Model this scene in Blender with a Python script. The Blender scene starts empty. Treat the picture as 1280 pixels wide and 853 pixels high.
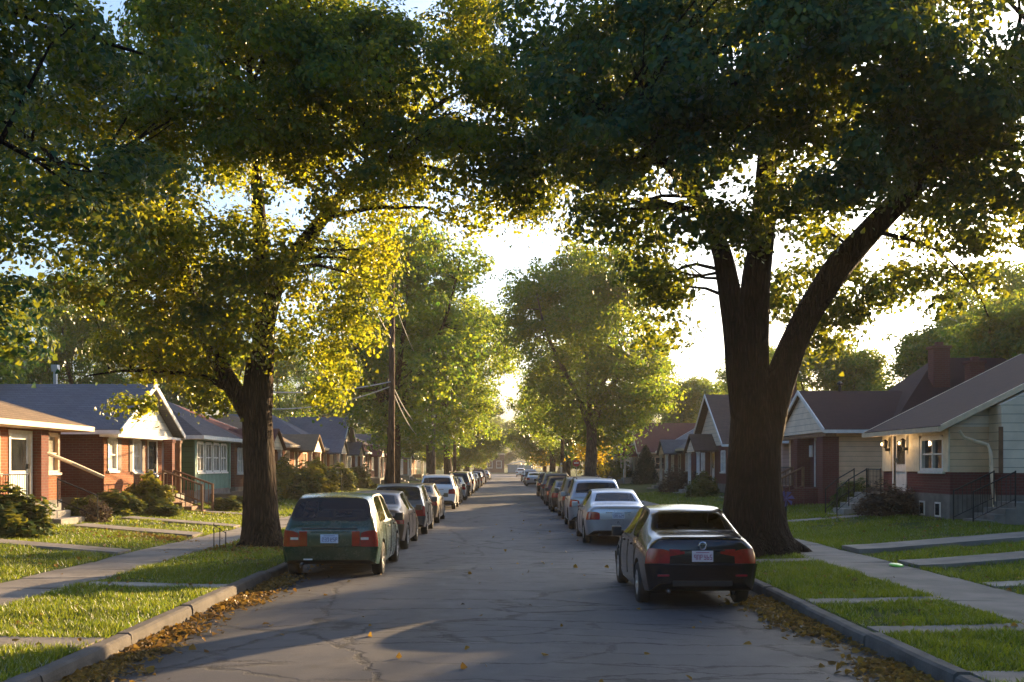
import bpy, bmesh, math, random
import numpy as np
from mathutils import Vector, Matrix, noise as mnoise

random.seed(7)
R = math.radians
scene = bpy.context.scene
C = scene.collection

# ------------------------------------------------------------------ helpers
def tag(o, label=None, cat=None, group=None, kind=None):
    if label: o['label'] = label
    if cat: o['category'] = cat
    if group: o['group'] = group
    if kind: o['kind'] = kind
    return o

def empty(name, loc, label, cat, group=None, rz=0):
    o = bpy.data.objects.new(name, None)
    o.empty_display_size = .3
    C.objects.link(o)
    o.location = loc
    o.rotation_euler = (0, 0, rz)
    return tag(o, label, cat, group)

def link(name, me, parent=None, mat=None):
    o = bpy.data.objects.new(name, me)
    C.objects.link(o)
    if parent is not None: o.parent = parent
    if mat is not None and not me.materials: me.materials.append(mat)
    return o

class MB:
    """mesh collector in world coordinates; build() moves it to its parent's base"""
    def __init__(s): s.v = []; s.f = []
    def add(s, vs, fs):
        n = len(s.v); s.v += [tuple(p) for p in vs]; s.f += [tuple(i + n for i in f) for f in fs]
    def box(s, x0, x1, y0, y1, z0, z1):
        if x0 > x1: x0, x1 = x1, x0
        if y0 > y1: y0, y1 = y1, y0
        s.add([(x0,y0,z0),(x1,y0,z0),(x1,y1,z0),(x0,y1,z0),(x0,y0,z1),(x1,y0,z1),(x1,y1,z1),(x0,y1,z1)],
              [(0,3,2,1),(4,5,6,7),(0,1,5,4),(1,2,6,5),(2,3,7,6),(3,0,4,7)])
    def prism(s, poly, vec):
        n = len(poly); v = Vector(vec)
        a = [Vector(p) for p in poly]; b = [p + v for p in a]
        s.add(a + b, [tuple(reversed(range(n))), tuple(range(n, 2*n))] + [(i, (i+1) % n, n+(i+1) % n, n+i) for i in range(n)])
    def tube(s, pts, rad, sides=8, cap=True, flute=0, seed=0):
        pts = [Vector(p) for p in pts]
        if not hasattr(rad, '__len__'): rad = [rad]*len(pts)
        rings = []; up = Vector((0, 0, 1)); prev = None
        for i, p in enumerate(pts):
            d = (pts[min(i+1, len(pts)-1)] - pts[max(i-1, 0)]).normalized()
            if prev is None:
                a = d.cross(up)
                if a.length < .05: a = Vector((1, 0, 0))
                a.normalize()
            else:
                a = (prev - d*prev.dot(d))
                if a.length < 1e-4: a = d.cross(up)
                a.normalize()
            prev = a; b = d.cross(a)
            ring = []
            for k in range(sides):
                t = 2*math.pi*k/sides
                rr = rad[i]
                if flute:
                    fl = flute*(1 + 1.6*math.exp(-max(0, p.z)/.45)) if flute > .1 else flute
                    rr *= 1 + fl*mnoise.noise(Vector((math.cos(t)*2.2 + seed, math.sin(t)*2.2, p.z*.5))) + flute*.5*mnoise.noise(Vector((math.cos(t)*6 + seed, math.sin(t)*6, p.z*1.2)))
                ring.append(p + (a*math.cos(t) + b*math.sin(t))*rr)
            rings.append(ring)
        vs = [q for r in rings for q in r]; fs = []
        for i in range(len(rings)-1):
            for k in range(sides):
                k2 = (k+1) % sides
                fs.append((i*sides+k, i*sides+k2, (i+1)*sides+k2, (i+1)*sides+k))
        if cap:
            fs.append(tuple(reversed(range(sides)))); fs.append(tuple(range((len(rings)-1)*sides, len(rings)*sides)))
        s.add(vs, fs)
    def lathe(s, prof, centre, axis='x', n=20):
        vs = []; fs = []; m = len(prof)
        for k in range(n):
            t = 2*math.pi*k/n
            for (a, r) in prof:
                if axis == 'x': p = (a, r*math.cos(t), r*math.sin(t))
                elif axis == 'y': p = (r*math.sin(t), a, r*math.cos(t))
                else: p = (r*math.cos(t), r*math.sin(t), a)
                vs.append((centre[0]+p[0], centre[1]+p[1], centre[2]+p[2]))
        for k in range(n):
            k2 = (k+1) % n
            for j in range(m-1):
                fs.append((k*m+j, k2*m+j, k2*m+j+1, k*m+j+1))
        s.add(vs, fs)
    def mesh(s, name, off=(0, 0, 0), smooth=False, bevel=0):
        me = bpy.data.meshes.new(name)
        ox, oy, oz = off
        me.from_pydata([(x-ox, y-oy, z-oz) for x, y, z in s.v], [], s.f)
        bm = bmesh.new(); bm.from_mesh(me)
        bmesh.ops.recalc_face_normals(bm, faces=bm.faces)
        if bevel:
            bmesh.ops.bevel(bm, geom=[e for e in bm.edges if len(e.link_faces) == 2 and e.calc_face_angle(0) > .5], offset=bevel, segments=2, affect='EDGES', profile=.6)
        bm.to_mesh(me); bm.free()
        if smooth:
            me.polygons.foreach_set('use_smooth', [True]*len(me.polygons))
        me.update()
        return me
    def build(s, name, mat, parent=None, smooth=False, bevel=0, off=None):
        if off is None:
            off = (0, 0, 0)
            if parent is not None:
                p = parent; off = Vector((0, 0, 0))
                while p is not None: off = off + p.location; p = p.parent
        me = s.mesh(name, off, smooth, bevel)
        me.materials.append(mat)
        return link(name, me, parent)

def np_mesh(name, verts, nper, faces_per, mat, smooth=False):
    """verts: (N*nper,3) array; faces_per: list of index tuples (same length) repeated per unit"""
    me = bpy.data.meshes.new(name)
    N = len(verts)//nper
    fl = len(faces_per[0]); F = np.array(faces_per, dtype=np.int32)
    idx = (F[None, :, :] + (np.arange(N, dtype=np.int32)*nper)[:, None, None]).reshape(-1)
    nf = N*len(faces_per)
    me.vertices.add(len(verts)); me.vertices.foreach_set('co', verts.astype(np.float32).reshape(-1))
    me.loops.add(len(idx)); me.loops.foreach_set('vertex_index', idx)
    me.polygons.add(nf); me.polygons.foreach_set('loop_start', np.arange(0, nf*fl, fl, dtype=np.int32))
    me.update(calc_edges=True)
    me.materials.append(mat)
    if smooth: me.polygons.foreach_set('use_smooth', np.ones(nf, dtype=bool))
    return me

# ------------------------------------------------------------------ materials
MATS = {}
def nodes(name):
    m = bpy.data.materials.new(name); m.use_nodes = True
    nt = m.node_tree; nt.nodes.clear()
    out = nt.nodes.new('ShaderNodeOutputMaterial')
    return m, nt, out
def N(nt, t, **kw):
    n = nt.nodes.new('ShaderNode'+t)
    for k, v in kw.items():
        if k.startswith('_'): setattr(n, k[1:], v)
        else:
            n.inputs[k.replace('__', ' ')].default_value = v
    return n
def L(nt, a, b): nt.links.new(a, b)
def rgb(c): return (c[0], c[1], c[2], 1)
def mathn(nt, op, a, b=None, c=None, clamp=False):
    n = nt.nodes.new('ShaderNodeMath'); n.operation = op; n.use_clamp = clamp
    for i, x in enumerate((a, b, c)):
        if x is None: continue
        if hasattr(x, 'links'): nt.links.new(x, n.inputs[i])
        else: n.inputs[i].default_value = x
    return n.outputs[0]
def mixc(nt, fac, a, b, mode='MIX'):
    n = nt.nodes.new('ShaderNodeMix'); n.data_type = 'RGBA'; n.blend_type = mode
    for i, x in ((0, fac), (6, a), (7, b)):
        if hasattr(x, 'links'): nt.links.new(x, n.inputs[i])
        elif i == 0: n.inputs[i].default_value = x
        else: n.inputs[i].default_value = rgb(x)
    return n.outputs[2]
def ramp(nt, fac, stops):
    n = nt.nodes.new('ShaderNodeValToRGB'); cr = n.color_ramp
    while len(cr.elements) < len(stops): cr.elements.new(.5)
    for e, (p, c) in zip(cr.elements, stops):
        e.position = p; e.color = rgb(c) if hasattr(c, '__len__') else (c, c, c, 1)
    nt.links.new(fac, n.inputs[0]); return n.outputs[0]
def ncoord(nt): return nt.nodes.new('ShaderNodeTexCoord').outputs['Object']
def noise_t(nt, vec, scale, detail=4, rough=.55, dist=0):
    n = nt.nodes.new('ShaderNodeTexNoise'); n.inputs['Scale'].default_value = scale; n.inputs['Detail'].default_value = detail
    n.inputs['Roughness'].default_value = rough; n.inputs['Distortion'].default_value = dist
    nt.links.new(vec, n.inputs['Vector']); return n.outputs['Fac']
def bump(nt, h, strength=.4, dist=.02):
    n = nt.nodes.new('ShaderNodeBump'); n.inputs['Strength'].default_value = strength; n.inputs['Distance'].default_value = dist
    nt.links.new(h, n.inputs['Height']); return n.outputs[0]

def mat(name, col, rough=.6, var=.18, scale=6, bmp=0, metallic=0, spec=.4, coat=0, col2=None):
    key = name
    if key in MATS: return MATS[key]
    m, nt, out = nodes(name)
    p = N(nt, 'BsdfPrincipled'); L(nt, p.outputs[0], out.inputs[0])
    v = ncoord(nt); f = noise_t(nt, v, scale, 5)
    a = tuple(c*(1-var) for c in col); b = col2 or tuple(min(1, c*(1+var)) for c in col)
    c = ramp(nt, f, [(.3, a), (.7, b)])
    L(nt, c, p.inputs['Base Color'])
    p.inputs['Roughness'].default_value = rough; p.inputs['Metallic'].default_value = metallic
    p.inputs['Specular IOR Level'].default_value = spec
    p.inputs['Coat Weight'].default_value = coat; p.inputs['Coat Roughness'].default_value = .06
    if bmp:
        f2 = noise_t(nt, v, scale*9, 6, .65)
        L(nt, bump(nt, f2, bmp, .02), p.inputs['Normal'])
    MATS[key] = m; return m

def uvz(nt):
    """(x+y, z) coordinates for axis-aligned walls and roofs"""
    s = nt.nodes.new('ShaderNodeSeparateXYZ'); L(nt, ncoord(nt), s.inputs[0])
    u = mathn(nt, 'ADD', s.outputs[0], s.outputs[1])
    c = nt.nodes.new('ShaderNodeCombineXYZ'); L(nt, u, c.inputs[0]); L(nt, s.outputs[2], c.inputs[1])
    return c.outputs[0], u, s.outputs[2]

def brick_mat(name, c1, c2, mortar, w=.24, h=.085):
    if name in MATS: return MATS[name]
    m, nt, out = nodes(name)
    p = N(nt, 'BsdfPrincipled', Roughness=.85); L(nt, p.outputs[0], out.inputs[0])
    p.inputs['Specular IOR Level'].default_value = .25
    vec, u, z = uvz(nt)
    b = nt.nodes.new('ShaderNodeTexBrick'); L(nt, vec, b.inputs['Vector'])
    b.inputs['Scale'].default_value = 1; b.inputs['Brick Width'].default_value = w; b.inputs['Row Height'].default_value = h
    b.inputs['Mortar Size'].default_value = .009; b.inputs['Bias'].default_value = -.1
    b.inputs['Color1'].default_value = rgb(c1); b.inputs['Color2'].default_value = rgb(c2); b.inputs['Mortar'].default_value = rgb(mortar)
    f = noise_t(nt, ncoord(nt), 1.3, 5)
    col = mixc(nt, ramp(nt, f, [(.3, 0), (.75, .55)]), b.outputs['Color'], tuple(x*.55 for x in c1))
    L(nt, col, p.inputs['Base Color'])
    L(nt, bump(nt, mathn(nt, 'SUBTRACT', 1, b.outputs['Fac']), .6, .012), p.inputs['Normal'])
    MATS[name] = m; return m

def siding_mat(name, col, pitch=.2, dirt=.5):
    if name in MATS: return MATS[name]
    m, nt, out = nodes(name)
    p = N(nt, 'BsdfPrincipled', Roughness=.55); L(nt, p.outputs[0], out.inputs[0])
    p.inputs['Specular IOR Level'].default_value = .3
    vec, u, z = uvz(nt)
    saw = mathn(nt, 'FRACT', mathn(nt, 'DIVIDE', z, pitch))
    gap = ramp(nt, saw, [(0, 0.25), (.07, 1), (.96, 1), (1, .25)])  # shadow line under each board lap, painted into the colour
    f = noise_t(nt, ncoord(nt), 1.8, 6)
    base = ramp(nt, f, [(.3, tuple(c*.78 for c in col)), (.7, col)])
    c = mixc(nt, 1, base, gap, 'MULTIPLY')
    L(nt, c, p.inputs['Base Color'])
    L(nt, bump(nt, mathn(nt, 'SUBTRACT', 1, saw), .8, .03), p.inputs['Normal'])
    MATS[name] = m; return m

def shingle_mat(name, c1, c2, w=.32, h=.075):
    if name in MATS: return MATS[name]
    m, nt, out = nodes(name)
    p = N(nt, 'BsdfPrincipled', Roughness=.9); L(nt, p.outputs[0], out.inputs[0])
    p.inputs['Specular IOR Level'].default_value = .2
    vec, u, z = uvz(nt)
    b = nt.nodes.new('ShaderNodeTexBrick'); L(nt, vec, b.inputs['Vector'])
    b.inputs['Scale'].default_value = 1; b.inputs['Brick Width'].default_value = w; b.inputs['Row Height'].default_value = h
    b.inputs['Mortar Size'].default_value = .006; b.inputs['Color1'].default_value = rgb(c1); b.inputs['Color2'].default_value = rgb(c2)
    b.inputs['Mortar'].default_value = rgb(tuple(x*.35 for x in c1))
    f = noise_t(nt, ncoord(nt), .9, 6, .65)
    col = mixc(nt, ramp(nt, f, [(.3, 0), (.75, .7)]), b.outputs['Color'], tuple(x*.6 for x in c1))
    g = noise_t(nt, ncoord(nt), 60, 3)
    col = mixc(nt, .35, col, ramp(nt, g, [(.3, .35), (.7, 1)]), 'MULTIPLY')
    L(nt, col, p.inputs['Base Color'])
    L(nt, bump(nt, mathn(nt, 'SUBTRACT', 1, b.outputs['Fac']), .6, .02), p.inputs['Normal'])
    MATS[name] = m; return m

def leaf_mat(name, c1, c2, t1, t2, tw=.5, rough=.45):
    """c: reflected colour range, t: transmitted colour range, each leaf picks its own"""
    if name in MATS: return MATS[name]
    m, nt, out = nodes(name)
    g = nt.nodes.new('ShaderNodeNewGeometry'); r = g.outputs['Random Per Island']
    big = noise_t(nt, ncoord(nt), .35, 2)
    f = mathn(nt, 'ADD', mathn(nt, 'MULTIPLY', r, .7), mathn(nt, 'MULTIPLY', mathn(nt, 'SUBTRACT', big, .3), .9), clamp=True)
    d = N(nt, 'BsdfDiffuse'); t = N(nt, 'BsdfTranslucent'); gl = N(nt, 'BsdfGlossy', Roughness=rough)
    L(nt, ramp(nt, f, [(0, c1), (1, c2)]), d.inputs[0]); L(nt, ramp(nt, f, [(0, t1), (1, t2)]), t.inputs[0])
    gl.inputs[0].default_value = (.8, .8, .8, 1)
    mx = N(nt, 'MixShader'); mx.inputs[0].default_value = tw; L(nt, d.outputs[0], mx.inputs[1]); L(nt, t.outputs[0], mx.inputs[2])
    fr = nt.nodes.new('ShaderNodeFresnel'); fr.inputs[0].default_value = 1.35
    m2 = N(nt, 'MixShader'); L(nt, mathn(nt, 'MULTIPLY', fr.outputs[0], .22), m2.inputs[0])
    L(nt, mx.outputs[0], m2.inputs[1]); L(nt, gl.outputs[0], m2.inputs[2])
    L(nt, m2.outputs[0], out.inputs[0])
    MATS[name] = m; return m

def bark_mat(name, c1, c2):
    if name in MATS: return MATS[name]
    m, nt, out = nodes(name)
    p = N(nt, 'BsdfPrincipled', Roughness=.9); L(nt, p.outputs[0], out.inputs[0]); p.inputs['Specular IOR Level'].default_value = .15
    mp = nt.nodes.new('ShaderNodeMapping'); mp.inputs['Scale'].default_value = (1, 1, .1); L(nt, ncoord(nt), mp.inputs[0])
    v = nt.nodes.new('ShaderNodeTexVoronoi'); v.feature = 'DISTANCE_TO_EDGE'; v.inputs['Scale'].default_value = 17
    w = noise_t(nt, mp.outputs[0], 6, 5)
    va = nt.nodes.new('ShaderNodeVectorMath'); va.operation = 'ADD'; L(nt, mp.outputs[0], va.inputs[0])
    cx = nt.nodes.new('ShaderNodeCombineXYZ'); L(nt, mathn(nt, 'MULTIPLY', w, .12), cx.inputs[0]); L(nt, mathn(nt, 'MULTIPLY', w, .12), cx.inputs[1]); L(nt, cx.outputs[0], va.inputs[1])
    L(nt, va.outputs[0], v.inputs['Vector'])
    h = ramp(nt, v.outputs['Distance'], [(0, 0), (.34, 1)])
    f = noise_t(nt, mp.outputs[0], 20, 6, .7)
    col = ramp(nt, mathn(nt, 'MULTIPLY', mathn(nt, 'ADD', mathn(nt, 'MULTIPLY', h, .7), .3), mathn(nt, 'ADD', f, .3)), [(.2, c1), (.8, c2)])
    L(nt, col, p.inputs['Base Color'])
    hh = mathn(nt, 'ADD', h, mathn(nt, 'MULTIPLY', f, .5))
    L(nt, bump(nt, hh, 1, .1), p.inputs['Normal'])
    MATS[name] = m; return m

def paint_mat(name, col, metal=.0, rough=.3):
    if name in MATS: return MATS[name]
    m, nt, out = nodes(name)
    p = N(nt, 'BsdfPrincipled'); L(nt, p.outputs[0], out.inputs[0])
    v = ncoord(nt); f = noise_t(nt, v, 2.2, 5, .65)
    dust = noise_t(nt, v, 30, 4, .7)
    s = nt.nodes.new('ShaderNodeSeparateXYZ'); L(nt, v, s.inputs[0])
    low = ramp(nt, s.outputs[2], [(.2, .14), (.6, .0)])
    c = mixc(nt, mathn(nt, 'MULTIPLY', low, f), col, (.13, .11, .09))
    L(nt, c, p.inputs['Base Color'])
    p.inputs['Metallic'].default_value = metal
    L(nt, ramp(nt, mathn(nt, 'ADD', mathn(nt, 'MULTIPLY', f, .6), mathn(nt, 'MULTIPLY', dust, .4)), [(.3, rough*.7), (.7, rough*1.4)]), p.inputs['Roughness'])
    p.inputs['Coat Weight'].default_value = .45; p.inputs['Coat Roughness'].default_value = .05
    MATS[name] = m; return m

def glass_mat(name, tint=(.78, .84, .8), spec=1.0):
    if name in MATS: return MATS[name]
    m, nt, out = nodes(name)
    t = N(nt, 'BsdfTransparent'); t.inputs[0].default_value = rgb(tint)
    g = N(nt, 'BsdfGlossy', Roughness=.03)
    f = noise_t(nt, ncoord(nt), 8, 4); L(nt, ramp(nt, f, [(.3, .02), (.8, .09)]), g.inputs['Roughness'])
    fr = nt.nodes.new('ShaderNodeFresnel'); fr.inputs[0].default_value = 1.6
    mx = N(nt, 'MixShader'); L(nt, mathn(nt, 'MULTIPLY', fr.outputs[0], spec, clamp=True), mx.inputs[0])
    L(nt, t.outputs[0], mx.inputs[1]); L(nt, g.outputs[0], mx.inputs[2]); L(nt, mx.outputs[0], out.inputs[0])
    MATS[name] = m; return m

def pane_mat(name, col=(.02, .022, .025), rough=.06):
    if name in MATS: return MATS[name]
    m, nt, out = nodes(name)
    p = N(nt, 'BsdfPrincipled'); L(nt, p.outputs[0], out.inputs[0])
    v = ncoord(nt); f = noise_t(nt, v, 1.7, 3)
    L(nt, ramp(nt, f, [(.35, tuple(c*.6 for c in col)), (.65, tuple(min(1, c*1.5) for c in col))]), p.inputs['Base Color'])
    p.inputs['Roughness'].default_value = rough; p.inputs['Specular IOR Level'].default_value = .8
    L(nt, bump(nt, noise_t(nt, v, 1.1, 2), .06, .05), p.inputs['Normal'])
    MATS[name] = m; return m

def emit_mat(name, col, s):
    m, nt, out = nodes(name)
    e = N(nt, 'Emission', Strength=s); e.inputs[0].default_value = rgb(col); L(nt, e.outputs[0], out.inputs[0]); return m

WHITE = mat('white paint', (.72, .7, .66), .5, .12, 5, .1)
CREAM = mat('cream paint', (.7, .54, .38), .5, .12, 5, .1)
DARKMETAL = mat('black wrought iron', (.02, .02, .022), .45, .2, 10, 0, .3)
CONC = mat('weathered concrete', (.27, .25, .22), .9, .3, 2.5, .5)
CONC_D = mat('dark concrete', (.17, .155, .14), .9, .3, 2.5, .5)
WOOD = mat('brown deck wood', (.19, .1, .055), .75, .3, 6, .3)
GREYWOOD = mat('grey weathered wood', (.24, .19, .15), .85, .3, 6, .4)
TEAL = mat('teal paint', (.1, .25, .21), .55, .15, 5, .1)
BLACKPL = mat('black plastic', (.015, .015, .016), .5, .2, 9)
RUBBER = mat('tyre rubber', (.018, .018, .018), .85, .3, 14, .2)
RIM = mat('alloy rim', (.5, .5, .5), .35, .15, 8, 0, .85)
STEELCAP = mat('dark steel rim', (.12, .12, .13), .4, .15, 8, 0, .8)
TAIL = mat('red lamp lens', (.3, .004, .008), .12, .25, 18, 0, 0, .6, 1)
TAILW = mat('clear lamp lens', (.6, .55, .5), .12, .15, 18, 0, 0, .6, 1)
HEAD = mat('headlamp glass', (.55, .56, .56), .08, .15, 10, 0, .3, .6, 1)
PLATEW = mat('plate pale blue', (.5, .55, .66), .5, .1, 5)
PLATEP = mat('plate pinkish white', (.62, .5, .52), .5, .1, 5)
PLATEINK = mat('plate ink', (.07, .09, .22), .6, .1, 5)
PLATEINKR = mat('plate red ink', (.35, .06, .12), .6, .1, 5)
SEATM = mat('grey car upholstery', (.035, .035, .038), .9, .2, 10)
CHROME = mat('worn chrome', (.62, .62, .62), .18, .1, 10, 0, 1)
GLASS = glass_mat('tinted car glass')
GLASSD = glass_mat('dark tinted car glass', (.12, .14, .14))
PANE = pane_mat('dark window glass')
PANEB = pane_mat('window glass before pale blind', (.34, .32, .27), .12)
PANEW = pane_mat('window glass before white curtain', (.6, .57, .5), .15)

BRICK_A = brick_mat('orange red brick', (.34, .105, .035), (.2, .06, .03), (.3, .21, .14))
BRICK_B = brick_mat('dark red brick', (.17, .05, .035), (.12, .035, .028), (.16, .12, .1))
BRICK_C = brick_mat('maroon brick', (.15, .04, .04), (.11, .03, .03), (.13, .09, .085))
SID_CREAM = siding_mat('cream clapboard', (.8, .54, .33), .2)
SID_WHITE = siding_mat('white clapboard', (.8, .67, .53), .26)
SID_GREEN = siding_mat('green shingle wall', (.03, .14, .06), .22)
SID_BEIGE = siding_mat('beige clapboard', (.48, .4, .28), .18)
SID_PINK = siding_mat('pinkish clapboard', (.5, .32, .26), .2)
ROOF_TAN = shingle_mat('tan shingles', (.3, .21, .13), (.24, .17, .11))
ROOF_BLUE = shingle_mat('blue grey shingles', (.2, .205, .235), (.155, .16, .19))
ROOF_GREY = shingle_mat('warm grey shingles', (.17, .15, .15), (.13, .115, .12))
ROOF_MAROON = shingle_mat('maroon black shingles', (.042, .016, .022), (.028, .011, .017))
ROOF_RED = shingle_mat('red brown shingles', (.2, .06, .05), (.15, .045, .04))
ROOF_BROWN = shingle_mat('brown shingles', (.16, .1, .075), (.12, .075, .06))

LEAF_NEAR = leaf_mat('maple leaves', (.008, .056, .032), (.03, .095, .028), (.15, .27, .025), (.82, .71, .022), .52)
LEAF_DARK = leaf_mat('dark maple leaves', (.006, .05, .04), (.018, .088, .045), (.05, .16, .03), (.68, .64, .025), .34)
LEAF_MID = leaf_mat('mid green leaves', (.014, .075, .034), (.035, .11, .03), (.15, .39, .04), (.66, .66, .035), .48)
LEAF_FAR = leaf_mat('far green leaves', (.018, .08, .04), (.04, .11, .034), (.15, .36, .04), (.64, .62, .035), .48)
LEAF_YEL = leaf_mat('yellow autumn leaves', (.35, .25, .02), (.5, .36, .02), (.7, .5, .02), (.85, .6, .03), .5)
LEAF_BUSH = leaf_mat('shrub leaves', (.025, .065, .02), (.06, .1, .02), (.15, .2, .02), (.35, .3, .03), .4)
LEAF_BUSHY = leaf_mat('yellow green shrub leaves', (.09, .12, .02), (.2, .19, .025), (.3, .3, .03), (.55, .45, .03), .45)
LEAF_EVER = leaf_mat('dark evergreen foliage', (.012, .03, .018), (.022, .045, .02), (.03, .05, .02), (.05, .07, .02), .25)
LEAF_DRY = leaf_mat('dry brown twigs', (.07, .05, .04), (.12, .08, .055), (.08, .05, .03), (.15, .1, .05), .3)
LITTER = leaf_mat('fallen leaves brown', (.09, .045, .018), (.3, .17, .035), (.16, .08, .02), (.45, .28, .04), .3, .6)
GRASSM = leaf_mat('grass blades', (.022, .068, .012), (.075, .125, .02), (.14, .26, .015), (.5, .52, .03), .42, .6)
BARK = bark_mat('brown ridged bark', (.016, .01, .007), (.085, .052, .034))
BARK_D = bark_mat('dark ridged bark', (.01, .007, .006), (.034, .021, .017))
BARK_G = bark_mat('grey ridged bark', (.05, .04, .035), (.2, .17, .15))

# ------------------------------------------------------------------ camera, sun, sky
SUN_AZ, SUN_EL = 38.0, 13.0      # azimuth to the right of +Y
cam = bpy.data.cameras.new('camera'); co = bpy.data.objects.new('camera', cam); C.objects.link(co)
co.location = (0, 0, 2.1); co.rotation_euler = (R(90), 0, 0)
cam.sensor_width = 36; cam.lens = 36*1300/1280
cam.shift_x = 8/1280; cam.shift_y = 156.5/1280
cam.clip_start = .1; cam.clip_end = 3000
scene.camera = co

sl = bpy.data.lights.new('sun', 'SUN'); so = bpy.data.objects.new('sun', sl); C.objects.link(so)
sl.energy = 5.0; sl.angle = R(.55); sl.color = (1, .68, .34)
dirv = Vector((math.sin(R(SUN_AZ))*math.cos(R(SUN_EL)), math.cos(R(SUN_AZ))*math.cos(R(SUN_EL)), math.sin(R(SUN_EL))))
so.rotation_euler = dirv.to_track_quat('Z', 'Y').to_euler(); so.location = (60, 90, 40)
w = bpy.data.worlds.new('World'); scene.world = w; w.use_nodes = True
nt = w.node_tree; nt.nodes.clear()
wo = nt.nodes.new('ShaderNodeOutputWorld'); bg = nt.nodes.new('ShaderNodeBackground'); sky = nt.nodes.new('ShaderNodeTexSky')
sky.sky_type = 'NISHITA'; sky.sun_disc = False; sky.sun_elevation = R(SUN_EL); sky.sun_rotation = R(SUN_AZ)
sky.air_density = 1.0; sky.dust_density = 4.2; sky.ozone_density = 4.0
bg.inputs[1].default_value = .115
nt.links.new(sky.outputs[0], bg.inputs[0]); nt.links.new(bg.outputs[0], wo.inputs[0])
scene.view_settings.view_transform = 'Standard'; scene.view_settings.look = 'None'
scene.view_settings.exposure = 1.9; scene.view_settings.gamma = 1; scene.view_settings.use_curve_mapping = False
scene.render.engine = 'CYCLES'
cy = scene.cycles
cy.max_bounces = 7; cy.diffuse_bounces = 3; cy.glossy_bounces = 3; cy.transmission_bounces = 5; cy.transparent_max_bounces = 10; cy.volume_bounces = 0
cy.use_denoising = True; cy.sample_clamp_indirect = 6; cy.caustics_reflective = False; cy.caustics_refractive = False
try: cy.denoiser = 'OPENIMAGEDENOISE'
except Exception: pass

# ------------------------------------------------------------------ terrain
KL, KR = -4.38, 4.22            # kerb faces on the road side
SWL, SWR = (-8.4, -6.9), (6.35, 7.8)
YEND = 275.0
def sm(a, b, x): t = np.clip((x-a)/(b-a), 0, 1); return t*t*(3-2*t)
def lump(x, y):
    return .022*np.sin(x*1.9+.7*np.sin(y*.8))*np.sin(y*1.3+1.1*np.sin(x*.9)) + .012*np.sin(x*4.3+y*2.1)*np.sin(y*3.7-x*1.4)
def gz(x, y):
    x = np.asarray(x, float); y = np.asarray(y, float)
    ax = np.where(x > 0, x+.15, -x)
    z = .12 + .04*sm(4.6, 6.6, ax) + .36*np.clip((ax-8.3)/4.5, 0, 1)
    verge = sm(4.6, 5.0, ax)*(1-sm(6.1, 6.4, ax)) + sm(8.5, 9.2, ax)*(1-sm(40, 60, ax))
    z = z + lump(x, y)*verge
    z = z - .05*np.where(x > 0, sm(6.5, 6.62, ax)*(1-sm(7.8, 7.95, ax)), sm(6.9, 7.02, ax)*(1-sm(8.28, 8.4, ax)))
    far = sm(60, 140, ax)
    z = z + far*1.5
    inr = (x > KL-.08) & (x < KR+.08) & (y < YEND+14)
    return np.where(inr, -.16, z)
def g1(x, y): return float(gz(x, y))

def ground():
    xs = [-600, -300, -160, -110, -80, -60, -48, -40, -34, -30, -26, -23, -20, -18] + list(np.arange(-16.5, -4.6, .3)) + [-4.6, KL-.1, KL-.06, -2, 0, 2, KR+.06, KR+.1, 4.5] + list(np.arange(4.8, 16.6, .3)) + [18, 20, 23, 26, 30, 34, 40, 48, 60, 80, 110, 160, 300, 600]
    ys = [-60, -30, -12] + list(np.arange(-6, 50, .45)) + list(np.arange(50, 120, 2.5)) + list(np.arange(120, YEND+13, 10)) + [YEND+13.9, YEND+14.1, 320, 400, 600, 900]
    X, Y = np.meshgrid(np.array(xs), np.array(ys)); Z = gz(X, Y)
    v = np.stack([X, Y, Z], -1).reshape(-1, 3); nx = len(xs)
    f = [(j*nx+i, j*nx+i+1, (j+1)*nx+i+1, (j+1)*nx+i) for j in range(len(ys)-1) for i in range(nx-1)]
    me = bpy.data.meshes.new('ground'); me.from_pydata(v.tolist(), [], f); me.update()
    me.polygons.foreach_set('use_smooth', [True]*len(f))
    m, nt, out = nodes('lawn soil and turf')
    p = N(nt, 'BsdfPrincipled', Roughness=.95); L(nt, p.outputs[0], out.inputs[0]); p.inputs['Specular IOR Level'].default_value = .1
    v = ncoord(nt)
    f1 = noise_t(nt, v, .55, 6, .65); f2 = noise_t(nt, v, 14, 5, .7); f3 = noise_t(nt, v, 60, 3)
    gcol = ramp(nt, f2, [(.3, (.03, .058, .012)), (.7, (.085, .115, .024))])
    soil = ramp(nt, f3, [(.3, (.06, .042, .026)), (.7, (.13, .095, .06))])
    c = mixc(nt, ramp(nt, f1, [(.52, 0), (.68, .75)]), gcol, soil)
    L(nt, c, p.inputs['Base Color']); L(nt, bump(nt, mathn(nt, 'ADD', f2, f3), .8, .04), p.inputs['Normal'])
    me.materials.append(m)
    tag(link('ground', me), kind='structure')
ground()

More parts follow.
